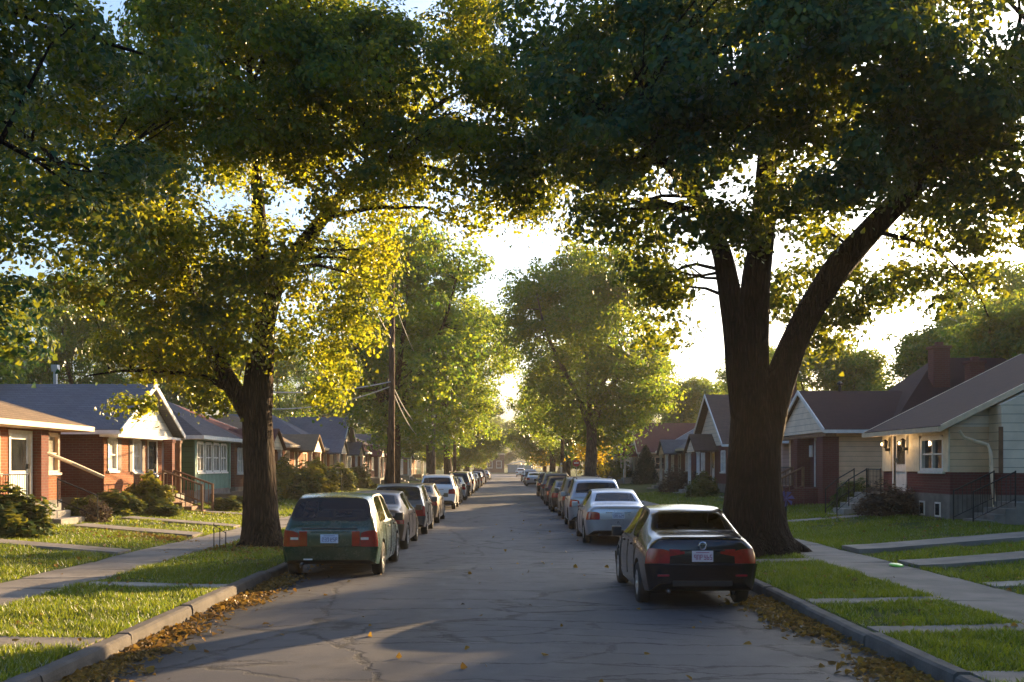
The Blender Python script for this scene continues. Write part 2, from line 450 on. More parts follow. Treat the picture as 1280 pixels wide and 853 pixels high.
def road():
    xs = np.concatenate([np.linspace(KL-.02, KR+.02, 24)])
    ys = np.concatenate([np.arange(-8, 40, .5), np.arange(40, YEND+14, 3)])
    X, Y = np.meshgrid(xs, ys)
    Z = .05*(1-((X+.08)/4.3)**2) - .03 + .006*np.sin(X*2.1+Y*.7)*np.sin(Y*.9-X)
    v = np.stack([X, Y, Z], -1).reshape(-1, 3); nx = len(xs)
    f = [(j*nx+i, j*nx+i+1, (j+1)*nx+i+1, (j+1)*nx+i) for j in range(len(ys)-1) for i in range(nx-1)]
    # cross street at the far end
    me = bpy.data.meshes.new('road'); me.from_pydata(v.tolist(), [], f); me.update()
    me.polygons.foreach_set('use_smooth', [True]*len(f))
    m, nt, out = nodes('cracked asphalt')
    p = N(nt, 'BsdfPrincipled', Roughness=.8); L(nt, p.outputs[0], out.inputs[0]); p.inputs['Specular IOR Level'].default_value = .35
    v = ncoord(nt)
    big = noise_t(nt, v, .22, 5, .6); med = noise_t(nt, v, 1.6, 6, .65); fine = noise_t(nt, v, 90, 2, .6)
    wl = nt.nodes.new('ShaderNodeTexNoise'); wl.inputs['Scale'].default_value = .8; wl.inputs['Detail'].default_value = 8; wl.inputs['Roughness'].default_value = .7; L(nt, v, wl.inputs[0])
    def warped(sx, sy, amp):
        va = nt.nodes.new('ShaderNodeVectorMath'); va.operation = 'MULTIPLY_ADD'
        L(nt, wl.outputs['Color'], va.inputs[0]); va.inputs[1].default_value = (amp, amp, 0); L(nt, v, va.inputs[2])
        mp = nt.nodes.new('ShaderNodeMapping'); mp.inputs['Scale'].default_value = (sx, sy, 1); L(nt, va.outputs[0], mp.inputs[0])
        return mp.outputs[0]
    def cracks(sx, sy, amp, width, lo, hi, ms, seed):
        vo = nt.nodes.new('ShaderNodeTexVoronoi'); vo.feature = 'DISTANCE_TO_EDGE'; vo.inputs['Scale'].default_value = 1
        L(nt, warped(sx, sy, amp), vo.inputs['Vector'])
        mk = nt.nodes.new('ShaderNodeMapping'); mk.inputs['Location'].default_value = (seed, seed*1.7, seed); L(nt, v, mk.inputs[0])
        mask = ramp(nt, noise_t(nt, mk.outputs[0], ms, 3), [(lo, 0), (hi, 1)])
        c = ramp(nt, vo.outputs['Distance'], [(width*.35, 1), (width, 0)])
        return mathn(nt, 'MULTIPLY', c, mask)
    c1 = cracks(.2, .75, .9, .024, .34, .46, .25, 3)        # long transverse cracks
    c2 = cracks(.5, 1.7, .5, .034, .48, .56, .3, 11)         # alligator patches
    c3 = cracks(.25, .11, 1.0, .012, .4, .5, .2, 23)       # longitudinal
    cr = mathn(nt, 'MULTIPLY', mathn(nt, 'MAXIMUM', mathn(nt, 'MAXIMUM', c1, c2), c3), ramp(nt, noise_t(nt, v, 3.2, 4, .7), [(.36, .1), (.55, 1)]))
    base = ramp(nt, mathn(nt, 'ADD', mathn(nt, 'MULTIPLY', big, .6), mathn(nt, 'MULTIPLY', med, .4)), [(.32, (.074, .074, .082)), (.68, (.125, .123, .13))])
    sx = nt.nodes.new('ShaderNodeSeparateXYZ'); L(nt, v, sx.inputs[0])
    lane = mathn(nt, 'ABSOLUTE', mathn(nt, 'ADD', sx.outputs[0], .08))
    tr = ramp(nt, mathn(nt, 'ADD', mathn(nt, 'DIVIDE', lane, 5), mathn(nt, 'MULTIPLY', mathn(nt, 'SUBTRACT', med, .5), .25)), [(.1, 0), (.22, .35), (.36, .0), (.6, .0), (.78, .8)])
    base = mixc(nt, tr, base, (.05, .047, .046))
    st = noise_t(nt, v, .9, 4, .5)
    base = mixc(nt, ramp(nt, st, [(.62, 0), (.7, .5)]), base, (.045, .043, .043))
    base = mixc(nt, ramp(nt, st, [(.28, .45), (.36, 0)]), base, (.14, .135, .13))
    base = mixc(nt, .7, base, ramp(nt, fine, [(.25, .35), (.7, 1.0)]), 'MULTIPLY')
    # crumbled pale filler beside the crazed part in mid road
    mk = nt.nodes.new('ShaderNodeMapping'); mk.inputs['Location'].default_value = (1.0, -20.5, 0); mk.inputs['Scale'].default_value = (.55, .33, 1); L(nt, v, mk.inputs[0])
    ln = nt.nodes.new('ShaderNodeVectorMath'); ln.operation = 'LENGTH'; L(nt, mk.outputs[0], ln.inputs[0])
    near = ramp(nt, ln.outputs['Value'], [(.4, 1), (1.3, 0)])
    vo = nt.nodes.new('ShaderNodeTexVoronoi'); vo.feature = 'DISTANCE_TO_EDGE'; vo.inputs['Scale'].default_value = 1.0; L(nt, warped(.55, .8, .7), vo.inputs['Vector'])
    cz = mathn(nt, 'MULTIPLY', ramp(nt, vo.outputs['Distance'], [(.016, 1), (.055, 0)]), near)
    cr = mathn(nt, 'MAXIMUM', cr, cz)
    pale = mathn(nt, 'MULTIPLY', mathn(nt, 'MULTIPLY', ramp(nt, vo.outputs['Distance'], [(.02, 1), (.09, 0)]), near), ramp(nt, med, [(.5, 0), (.58, .9)]))
    base = mixc(nt, pale, base, (.2, .19, .175))
    col = mixc(nt, mathn(nt, 'MULTIPLY', cr, .85), base, (.018, .017, .017))
    L(nt, col, p.inputs['Base Color'])
    L(nt, ramp(nt, med, [(.3, .62), (.7, .85)]), p.inputs['Roughness'])
    h = mathn(nt, 'SUBTRACT', mathn(nt, 'MULTIPLY', fine, .25), cr)
    L(nt, bump(nt, h, .6, .02), p.inputs['Normal'])
    me.materials.append(m)
    tag(link('road', me), kind='structure')
road()

def kerb(xa, sgn):
    b = MB(); rnd = random.Random(4 if sgn > 0 else 9); y = -7.0
    while y < YEND:
        ln = 2.4 if y < 70 else 12
        dx = rnd.uniform(-.02, .02); dz = rnd.uniform(-.022, .016)
        x0 = xa + dx; x1 = xa + sgn*.17 + dx
        n = 4 if y < 45 else 1
        for k in range(n):
            pass
        # lofted section with a chipped, rounded nose
        secs = []
        for k in range(n+1):
            yy = y + .026 + (ln-.052)*k/n
            c = rnd.uniform(.015, .04); q = rnd.uniform(-.008, .008)
            secs.append([(x0-sgn*.01, yy, -.14), (x0+q, yy, .07+dz), (x0+sgn*c*.4+q, yy, .118+dz), (x0+sgn*(c+.02), yy, .142+dz+q*.5), (x1, yy, .142+dz), (x1, yy, -.14)])
        m = 6; vs = [p for s_ in secs for p in s_]; fs = []
        for k in range(n):
            for j in range(m-1): fs.append((k*m+j, k*m+j+1, (k+1)*m+j+1, (k+1)*m+j))
        fs += [tuple(range(m)), tuple(range(n*m, n*m+m))]
        b.add(vs, fs); y += ln
    tag(b.build('kerb', mat('grimy kerb stone', (.1, .09, .082), .9, .35, 3, .5)), kind='structure')
kerb(KL, -1); kerb(KR, 1)

PATHM = mat('old pavement concrete', (.19, .17, .15), .9, .3, 1.4, .6)
PATHS = []      # (x0,x1,y0,y1) rectangles kept free of grass
def pavement(x0, x1):
    b = MB(); rnd = random.Random(int(x0*10)); y = -6.0
    while y < YEND:
        ln = 1.5 if y < 80 else 8
        xm = (x0+x1)/2; z = .165
        t = [rnd.uniform(-.012, .012) for _ in range(4)]
        p = [(x0, y+.012, z+t[0]), (x1, y+.012, z+t[1]), (x1, y+ln-.012, z+t[2]), (x0, y+ln-.012, z+t[3])]
        b.prism([(q[0], q[1], q[2]-.12) for q in p], (0, 0, .12)); 
        n = len(b.v); 
        for i in range(4): b.v[n-4+i] = p[i]
        y += ln
    tag(b.build('pavement', PATHM, bevel=0), kind='structure')
    PATHS.append((x0+.03, x1-.03, -10, YEND))
pavement(*SWL); pavement(*SWR)

def path(x0, x1, y0, y1, lift=.02, m=None, skew=0, raised=0):
    """a concrete strip laid over the lawn, following the ground"""
    b = MB(); n = max(2, int(abs(x1-x0)/.6)); top = []; rnd = random.Random(int((x0+y0)*100))
    for k in range(n+1):
        x = x0+(x1-x0)*k/n; dy = skew*k/n
        z = .12 + .04*float(sm(4.6, 6.6, abs(x))) + .36*float(np.clip((abs(x)+(.15 if x > 0 else 0)-8.3)/4.5, 0, 1)) + lift + rnd.uniform(-.003, .003) + raised
        top.append((x, y0+dy+rnd.uniform(-.03, .03), y1+dy+rnd.uniform(-.03, .03), z))
    vs = []; fs = []
    for (x, a, c, z) in top: vs += [(x, a, z-.2-raised), (x, a, z), (x, c, z), (x, c, z-.2-raised)]
    for k in range(n):
        for j in range(3): fs.append((k*4+j, k*4+j+1, k*4+j+5, k*4+j+4))
    fs += [(0, 1, 2, 3), (n*4, n*4+1, n*4+2, n*4+3)]
    b.add(vs, fs)
    tag(b.build('path', m or PATHM), kind='structure')
    PATHS.append((min(x0, x1), max(x0, x1), min(y0, y0+skew)+abs(skew)*.3+.07, max(y1, y1+skew)-abs(skew)*.3-.07))
# carriage walks across the right verge and yard walks
for (a, c) in ((9.4, 9.95), (12.2, 12.75), (14.9, 15.4), (21.2, 21.8)): path(KR+.2, SWR[0]-.03, a, c)
path(SWR[1]+.03, 14.0, 19.7, 20.8, raised=.05); path(SWR[1]+.03, 14.0, 16.6, 17.2, m=CONC); path(SWR[1]+.05, 13.5, 23.1, 24.3, raised=.08, m=PATHM)
path(SWR[1]+.05, 12.0, 34.0, 35.0); path(SWR[1]+.05, 11.0, 43.3, 44.3); path(SWR[1]+.05, 12, 13.6, 14.3)
path(SWL[0]-.03, -11.7, 28.0, 29.0, raised=.06); path(SWL[0]-.03, -11.5, 38.6, 39.6); path(SWL[0]-.03, -13, 22.6, 23.4, raised=.04); path(SWL[0]-.03, -11.9, 32.2, 33.1, raised=.05)
path(KL-.2, SWL[1]+.03, 11.2, 11.9); path(KL-.2, SWL[1]+.03, 16.8, 17.3, m=CONC)

# ------------------------------------------------------------------ foliage
def leaf_units(pos, nrm, size, rng, shape='leaf'):
    """pos (n,3), nrm (n,3) unit normals, size (n,) -> (n*6,3) verts"""
    n = len(pos)
    rv = rng.normal(size=(n, 3)); t = np.cross(nrm, rv); t /= np.linalg.norm(t, axis=1, keepdims=True)+1e-9
    b = np.cross(nrm, t)
    if shape == 'leaf': T = np.array([(0, 0, 0), (.46, .26, .12), (.3, .62, .06), (0, 1, -.12), (-.3, .62, .06), (-.46, .26, .12)])
    else: T = np.array([(0, 0, 0), (.5, .2, .15), (.42, .7, .1), (0, 1, -.1), (-.42, .7, .1), (-.5, .2, .15)])
    P = (T[None, :, 0, None]*t[:, None, :] + (T[None, :, 1, None]-.5)*b[:, None, :] + T[None, :, 2, None]*nrm[:, None, :])*size[:, None, None] + pos[:, None, :]
    return P.reshape(-1, 3)
LEAF_F = [(0, 1, 2, 3), (0, 3, 4, 5)]

def crown(name, lobes, cl_per_m3, leaves, lsize, cr, seed, m, droop=.5, up=.3, out=.8, clump=True):
    """lobes: (cx,cy,cz,rx,ry,rz[,density]) -> mesh and the cluster centres"""
    rng = np.random.default_rng(seed); P = []; Nn = []; S = []; cen = []
    for lb in lobes:
        cx, cy_, cz, rx, ry, rz = lb[:6]; dm = lb[6] if len(lb) > 6 else 1
        nC = max(4, int(rx*ry*rz*4.19*cl_per_m3*dm))
        d = rng.normal(size=(nC, 3)); d /= np.linalg.norm(d, axis=1, keepdims=True)
        r = rng.uniform(.12, 1, nC)**(1/2.6)
        wob = 1 + .22*np.sin(d[:, 0]*5+seed)*np.sin(d[:, 1]*4+cx)+.15*np.sin(d[:, 2]*7+cy_)
        cc = np.array([cx, cy_, cz]) + d*(r*wob)[:, None]*np.array([rx, ry, rz])
        cen.append(cc)
        for c, dd in zip(cc, d):
            k = cr*rng.uniform(.6, 1.5); nl = int(leaves*rng.uniform(.7, 1.3)*(k/cr)**1.5)
            if clump:      # leaves sit on the outside of a lobed spray, tips hanging
                u = rng.normal(size=(nl, 3)); u[:, 2] += .25; u /= np.linalg.norm(u, axis=1, keepdims=True)
                ph = rng.uniform(0, 6.28, 3)
                lob = 1 + .3*np.sin(u[:, 0]*4+ph[0])*np.sin(u[:, 1]*4+ph[1]) + .2*np.sin(u[:, 2]*6+ph[2])
                q = u*(k*lob*rng.uniform(.45, 1.05, nl)**.5)[:, None]*np.array([1.15, 1.15, .72])
                stray = rng.uniform(size=nl) < .14; q[stray] *= rng.uniform(1.1, 1.7, (stray.sum(), 1))
                rho = np.hypot(q[:, 0], q[:, 1]); q[:, 2] -= droop*rho*rho/(k*3)
                nn = u*1.15 + np.array([0, 0, .25]) + dd*.35 + rng.normal(size=(nl, 3))*.38
            else:
                q = rng.normal(size=(nl, 3))*np.array([k, k, k*.45])
                rho = np.hypot(q[:, 0], q[:, 1]); q[:, 2] -= droop*rho*rho/(k*2.2)
                nn = np.array([0, 0, up]) + dd*out + rng.normal(size=(nl, 3))*.42 + q/k*np.array([.55, .55, .9])
            P.append(c+q); Nn.append(nn); S.append(lsize*rng.uniform(.55, 1.3, nl))
    P = np.concatenate(P); Nn = np.concatenate(Nn); Nn /= np.linalg.norm(Nn, axis=1, keepdims=True)+1e-9; S = np.concatenate(S)
    me = np_mesh(name, leaf_units(P, Nn, S, rng), 6, LEAF_F, m)
    return me, np.concatenate(cen)

def spline(pts, n):
    """Catmull-Rom through (x,y,z,r) points"""
    p = [np.array(q, float) for q in pts]; p = [2*p[0]-p[1]] + p + [2*p[-1]-p[-2]]; out = []
    for i in range(1, len(p)-2):
        for k in range(n):
            t = k/n; a, b, c, d = p[i-1], p[i], p[i+1], p[i+2]
            out.append(.5*((2*b)+(-a+c)*t+(2*a-5*b+4*c-d)*t*t+(-a+3*b-3*c+d)*t**3))
    out.append(p[-2]); return out

def wood(limbs, centres, seed, sides=14, twigs=120, flute=.14, twig_r=.035, main=None, roots=0):
    """trunk+limbs as one mesh, thin branches reaching the leaf clusters as another"""
    rnd = random.Random(seed); t = MB(); nodes_ = []
    for i, lm in enumerate(limbs):
        s = spline(lm, 7)
        t.tube([q[:3] for q in s], [max(.01, q[3]) for q in s], sides if i == 0 else max(8, sides-4), cap=True, flute=flute if lm[0][3] > .2 else .05, seed=seed+i)
        if i > 0 or len(limbs) == 1: nodes_ += s[3:]
    r1 = limbs[0][2][3]
    for k in range(roots):
        a = k*2*math.pi/roots+rnd.uniform(-.3, .3); ln = r1*rnd.uniform(1.5, 2.3); q = rnd.uniform(-.35, .35)
        t.tube([(math.cos(a)*r1*.45, math.sin(a)*r1*.45, r1*.95), (math.cos(a)*r1*.95, math.sin(a)*r1*.95, r1*.32), (math.cos(a+q*.4)*ln*.8, math.sin(a+q*.4)*ln*.8, .06), (math.cos(a+q)*ln*1.1, math.sin(a+q)*ln*1.1, -.1)], [r1*.34, r1*.28, r1*.17, r1*.06], 9, flute=.1, seed=k)
    b = MB(); cs = list(centres); rnd.shuffle(cs); nd = np.array([q[:4] for q in nodes_])
    for c in cs[:twigs]:
        dd = np.linalg.norm(nd[:, :3]-c, axis=1) + np.maximum(0, nd[:, 2]-c[2])*.8
        j = int(np.argmin(dd)); a = nd[j, :3]; v = Vector(c)-Vector(a); ln = v.length
        if ln < .3 or ln > 5.5: continue
        perp = v.cross(Vector((rnd.uniform(-1, 1), rnd.uniform(-1, 1), rnd.uniform(-.2, 1)))).normalized()
        r0 = min(nd[j, 3]*.6, .02+twig_r*ln*.5)
        m1 = Vector(a)+v*.35+perp*ln*rnd.uniform(-.1, .1)+Vector((0, 0, ln*.06)); m2 = Vector(a)+v*.7+perp*ln*rnd.uniform(-.12, .12)+Vector((0, 0, ln*.06))
        pts = [a, m1, m2, c]
        b.tube(pts, [r0, r0*.7, r0*.45, .008], 5, cap=False)
        if rnd.random() < .6:
            e = m2+Vector((rnd.uniform(-.6, .6), rnd.uniform(-.6, .6), rnd.uniform(-.3, .5)))
            b.tube([m1, (m1+e)/2+perp*.1, e], [r0*.5, r0*.35, .006], 4, cap=False)
    return t, b

def flare(pts, base_r, h=.9):
    return pts

def plant_tree(label, loc, meshes, group=None, cat='tree', rz=0, sc=(1, 1, 1), name='leafy_tree', mats=None):
    e = empty(name, loc, label, cat, group, rz); e.scale = sc
    for nm, me in zip(('trunk', 'crown'), meshes):
        if me is None: continue
        o = link(nm, me, e)
        if mats and nm == 'crown':
            o.material_slots[0].link = 'OBJECT'; o.material_slots[0].material = mats
    return e

def tree_meshes(limbs, lobes, cl, leaves, lsize, cr, seed, lm, bm_, twigs=120, sides=14, twig_r=.035, roots=0, **kw):
    me, cen = crown('crown', lobes, cl, leaves, lsize, cr, seed, lm, **kw)
    t, b = wood(limbs, cen, seed, sides, twigs, twig_r=twig_r, roots=roots)
    t.add(b.v, b.f)          # limbs and twigs grow out of the trunk: one piece of wood
    tm = t.mesh('trunk', smooth=True); tm.materials.append(bm_)
    return tm, me

# --- the big right maple
limbsR = [[(.05, 0, -.3, 1.196), (.05, 0, .1, 0.938), (.02, 0, .6, 0.736), (0, 0, 1.5, 0.626), (0, 0, 2.5, 0.552), (-.02, 0, 3.3, 0.478), (-.05, 0, 4.1, 0.368)],
          [(-.2, 0, 3.0, 0.304), (-.4, 0, 4.5, 0.276), (-.6, .05, 6.2, 0.239), (-.86, .1, 7.2, 0.193), (-1.5, .4, 9, 0.147), (-2.3, .6, 12, 0.074)],
          [(.02, .08, 2.9, 0.386), (.0, .1, 4.6, 0.340), (.08, .15, 6.1, 0.313), (.22, .2, 7.2, 0.276), (.5, .5, 10, 0.184), (.8, .9, 13.5, 0.074)],
          [(.18, 0, 2.3, 0.386), (.5, 0, 3.7, 0.350), (1.0, 0, 5.0, 0.304), (1.5, -.05, 5.9, 0.294), (2.15, -.2, 6.8, 0.294), (3.9, -.5, 8.6, 0.230), (6.2, -1, 10.4, 0.129), (7.6, -1.2, 11.5, 0.055)],
          [(-.86, .1, 7.2, 0.156), (-1.8, -.8, 8.2, 0.120), (-3.2, -1.6, 9.2, 0.074), (-4.4, -1.8, 10, 0.037)],
          [(2.6, -.3, 7.2, 0.06), (4.2, .3, 6.9, 0.03), (5.2, .5, 6.0, 0.018), (5.5, .5, 5.4, 0.018)]]
lobesR = [(-4.8, .6, 9.1, 1.3, 1.3, .9), (-3.6, 3, 10.6, 2, 1.5, 1.4), (-5.6, 2, 10.6, 1.4, 1.4, 1.1), (-2.7, -2, 9.8, 2.8, 2.8, 2.3), (.2, -3.2, 9.9, 3, 2.6, 2.6, 1.2), (3.3, -2.4, 10, 2.8, 2.6, 2.4), (-2.1, .5, 6.9, 1.0, 1.1, 1.2, 1.5), (1.9, 2.4, 6.7, 1.7, 1.4, 1.1, 1.4),
          (5.0, -.2, 8.0, 1.7, 2, 1.4), (6.9, -1, 9.6, 1.9, 2.4, 2.4, .55), (0, 3, 12.2, 4.6, 3.5, 2.8, .35), (0, 0, 14.4, 4, 4, 2.4, .3), (-4.3, 1, 9.3, 1.3, 1.8, 1.1), (-.3, -.9, 7.8, 1.8, 1.2, .9), (1.6, -1.3, 7.9, 1.4, 1.2, .9),
          (-3.3, -.3, 8.1, 1, 1.2, .9), (3.5, 1.4, 6.2, 1.2, 1.1, .9, 1.2), (4.9, .6, 6.2, 1.0, 1, .8, 1.2), (-1.3, -.6, 7.1, 1.1, 1, .8), (.6, -1, 7.3, 1.1, .8, .7), (-2.9, .2, 7.4, 1, 1, .9), (-4.0, .5, 8.2, 1, 1.2, .8), (-2.2, .8, 5.8, .7, .8, .9, 1.2), (2.1, 2.2, 5.5, 1.1, 1, .7, 1.2), (4.3, -1.2, 7.7, 1.2, 1.2, .8)]
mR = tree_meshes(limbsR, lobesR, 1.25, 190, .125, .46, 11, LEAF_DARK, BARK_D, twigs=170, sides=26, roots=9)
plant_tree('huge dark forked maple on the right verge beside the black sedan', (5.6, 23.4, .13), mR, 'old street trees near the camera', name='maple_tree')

# --- the left maple
limbsL = [[(.0, 0, -.3, 0.738), (0, 0, .1, 0.546), (-.02, 0, .6, 0.428), (-.05, 0, 1.6, 0.369), (-.1, 0, 2.9, 0.354), (-.12, 0, 3.9, 0.339), (-.1, 0, 4.6, 0.251)],
          [(-.05, 0, 3.4, 0.310), (.02, 0, 4.8, 0.266), (.05, 0, 6.2, 0.221), (-.2, .3, 9, 0.148), (-.5, .6, 12.5, 0.059)],
          [(.02, 0, 5.2, 0.221), (.45, 0, 6.6, 0.192), (1.35, -.1, 7.8, 0.162), (2.7, -.3, 9.3, 0.118), (4.3, -.5, 10.6, 0.059), (5.6, -.4, 11.3, 0.022)],
          [(-.2, 0, 3.1, 0.266), (-1.1, 0, 4.6, 0.199), (-1.9, 0, 6.7, 0.162), (-2.65, .3, 10.2, 0.096), (-3.6, .5, 13, 0.037)],
          [(-.5, 0, 3.7, 0.103), (-1.5, -.3, 4.15, 0.066), (-3.0, -.6, 4.25, 0.037), (-4, -.8, 4.1, 0.015)],
          [(-1.9, 0, 6.7, 0.118), (-3.2, -1.2, 8, 0.089), (-5, -2, 9.5, 0.052), (-6.4, -2.2, 10.4, 0.022)]]
lobesL = [(5.7, -.3, 8.3, 1.0, 1, .6), (4.4, -.6, 8.8, 1.2, 1.1, .7), (-1.0, -1.1, 5.6, 1.2, .9, .8), (-2.9, -.6, 4.7, 1.2, 1, .6), (0, -2, 11, 3.4, 3, 2.6), (3.4, -1.5, 10.6, 2.6, 2.6, 2.2), (5.2, -.5, 9.2, 1.5, 1.6, 1.1), (1.9, -2, 8.6, 1.7, 1.6, 1.1), (-1.4, -1.5, 7.1, 1.9, 1.8, 1.2),
          (-2, -.4, 5.1, 2.0, 1.8, 1.15, 1.1), (-3.4, 0, 3.95, 1.1, 1.2, .6), (-1.6, -.8, 4.0, 1.1, 1, .45), (.1, -1.2, 6.3, 1.4, .9, 1.1), (.3, -1.3, 4.9, 1.0, .7, .5, .7), (1.5, 1, 5.5, 1.15, 1.4, 1.3), (2.8, .3, 7.8, 1.1, 1.2, 1.0), (-2.6, .8, 6.4, 1.5, 1.3, 1.1), (1.2, 1.5, 4.1, .8, .9, .55), (1.9, 2, 6.9, 1.1, 1.3, 1.1), (0, 3, 12.5, 4.2, 3.4, 2.6, .35),
          (-4.2, -.4, 9.6, 2.8, 2.8, 2.6), (6, 1, 12.4, 2.6, 2.2, 1.5, .8), (-.3, -1, 6.0, 1, .8, .7), (-1.6, .2, 3.8, 1.0, 1, .5), (.9, -.6, 7.2, 1, 1, .7), (-3.6, -.8, 6.6, 1.4, 1.3, 1.1)]
mL = tree_meshes(limbsL, lobesL, 1.75, 210, .105, .42, 23, LEAF_NEAR, BARK, twigs=170, sides=22, roots=8)
plant_tree('tall brown trunked maple on the left verge beside the green wagon', (-5.95, 25.4, .13), mL, 'old street trees near the camera', name='maple_tree')

# --- the near left tree, trunk outside the frame
limbs0 = [[(0, 0, -.2, .7), (0, 0, .4, .5), (.1, 0, 2, .42), (.3, .2, 4, .36)],
          [(.3, .2, 3.6, .3), (1.0, .6, 5.6, .24), (2.2, 1.1, 7.4, .16), (4, 2, 9.6, .06)], [(.3, .2, 3.4, .26), (1.4, 0, 5.1, .2), (2.6, .3, 5.95, .14), (3.8, .8, 6.05, .06)], [(.25, .1, 3.6, .3), (-.4, .3, 7, .2), (-.6, .3, 10, .08)]]
lobes0 = [(2.6, 1.6, 7.9, 1.6, 1.8, 1.0), (3.4, .4, 6.1, 1.0, 1.0, .9), (3.0, .2, 7.2, 1, 1, .8), (3.2, 1.2, 4.9, 1.2, 1.6, 1.0, 1.1), (2.4, .6, 6.7, 1.7, 1.8, 1.3), (4.0, 2.5, 8.4, 1.7, 2.2, 1.3), (1, 0, 9, 3, 3, 1.8, .4), (3.1, 1.6, 3.6, .7, 1.0, .5), (4.4, 3, 6.6, 1.1, 1.4, .9), (4.1, 1.6, 5.4, .8, 1, .6)]
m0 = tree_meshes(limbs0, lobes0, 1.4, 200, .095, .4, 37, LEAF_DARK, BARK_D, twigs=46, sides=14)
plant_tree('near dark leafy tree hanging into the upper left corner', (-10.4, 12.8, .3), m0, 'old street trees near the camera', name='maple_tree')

# --- distant tree kinds (shared meshes)
def kind_tree(h, wdt, seed, lm, bm_, nl=16, lsize=.3, base=.26, cl=.8, leaves=90, trunk_r=.45):
    rnd = random.Random(seed)
    limbs = [[(0, 0, -.3, trunk_r*1.9), (0, 0, .15, trunk_r*1.3), (0, 0, 1.2, trunk_r), (.1, 0, h*.2, trunk_r*.9), (.1, .1, h*.32, trunk_r*.75)]]
    for k in range(5):
        a = k*1.257+rnd.uniform(-.3, .3); q = rnd.uniform(.25, .42)*wdt
        limbs.append([(.1, .1, h*.26, trunk_r*.55), (math.cos(a)*q*.3, math.sin(a)*q*.3, h*.42, trunk_r*.4), (math.cos(a)*q*.75, math.sin(a)*q*.75, h*.62, trunk_r*.22), (math.cos(a)*q, math.sin(a)*q, h*.85, .04)])
    lobes = [(lm[-1][0], lm[-1][1], lm[-1][2]-.3, wdt*.13, wdt*.13, wdt*.11) for lm in limbs[1:]]
    for k in range(nl):
        u = (k+.5)/nl; zz = h*(base+(1-base)*u*.94)
        env = wdt*.5*math.sin(math.pi*min(1, .16+.8*u))**.7
        a = k*2.4+rnd.uniform(-.5, .5); r = env*rnd.uniform(.3, .8)
        s = wdt*rnd.uniform(.11, .2)
        lobes.append((math.cos(a)*r, math.sin(a)*r, zz, s, s, s*.72))
    return tree_meshes(limbs, lobes, cl, leaves, lsize, .62, seed, lm, bm_, twigs=80, sides=10, twig_r=.03)
KA = kind_tree(18, 15, 3, LEAF_MID, BARK_G, 26, .2, .25, .7)
KB = kind_tree(16, 12, 8, LEAF_MID, BARK, 24, .19, .24, .8)
KC = kind_tree(14, 13, 15, LEAF_FAR, BARK, 24, .23, .2)
KY = kind_tree(5, 3.2, 31, LEAF_YEL, BARK, 8, .2, .3, 1.6, 40, .1)
def T(kind, x, y, label, sc=1.0, rz=None, group=None, sz=None, mats=None):
    rz = rz if rz is not None else (x*1.7+y*.37) % 6.28
    return plant_tree(label, (x, y, g1(x, y) if abs(x) > 4.4 else 0), kind, group, 'tree', rz, (sc, sc, sz or sc), mats=mats)
GS = 'street trees farther along the road'
T(KA, 6.2, 76, 'tall broad maple past the parked cars on the right verge', 1.0, .4, GS)
T(KB, -6.3, 58, 'grey trunked maple just behind the leaning utility pole', .98, 1.0, GS)
T(KA, -6.3, 88, 'tall maple over the white sport utility vehicle on the left verge', .95, 2.2, GS)
T(KB, -6.2, 112, 'narrow maple beyond the second pole on the left verge', 1.0, 3.2, GS)
T(KC, -6.4, 140, 'fifth maple down the left verge, hazy and low', .95, 3.9, GS)
T(KB, 6.6, 112, 'maple behind the broad right maple, over the pale parked sedan', .95, 5.2, GS)
T(KC, 6.5, 145, 'hazy right verge maple near the far end of the cars', 1.0, .7, GS)
T(KC, -6.6, 178, 'small hazy maple over the last cars on the left', 1.0, 1.9, GS)
T(KA, 7.0, 185, 'hazy maple over the last cars on the right', .85, 2.9, GS)
T(KY, 7.6, 88, 'small bright yellow tree beside the broad right maple', .95, 0, 'yellow young trees')
T(KY, 4.9+.8, 150, 'small bright yellow tree by the far right kerb', 1.5, 1, 'yellow young trees')
T(KY, -5.6, 215, 'orange yellow tree at the far left of the road end', 1.6, 2, 'yellow young trees')
GB = 'backdrop trees behind the houses'
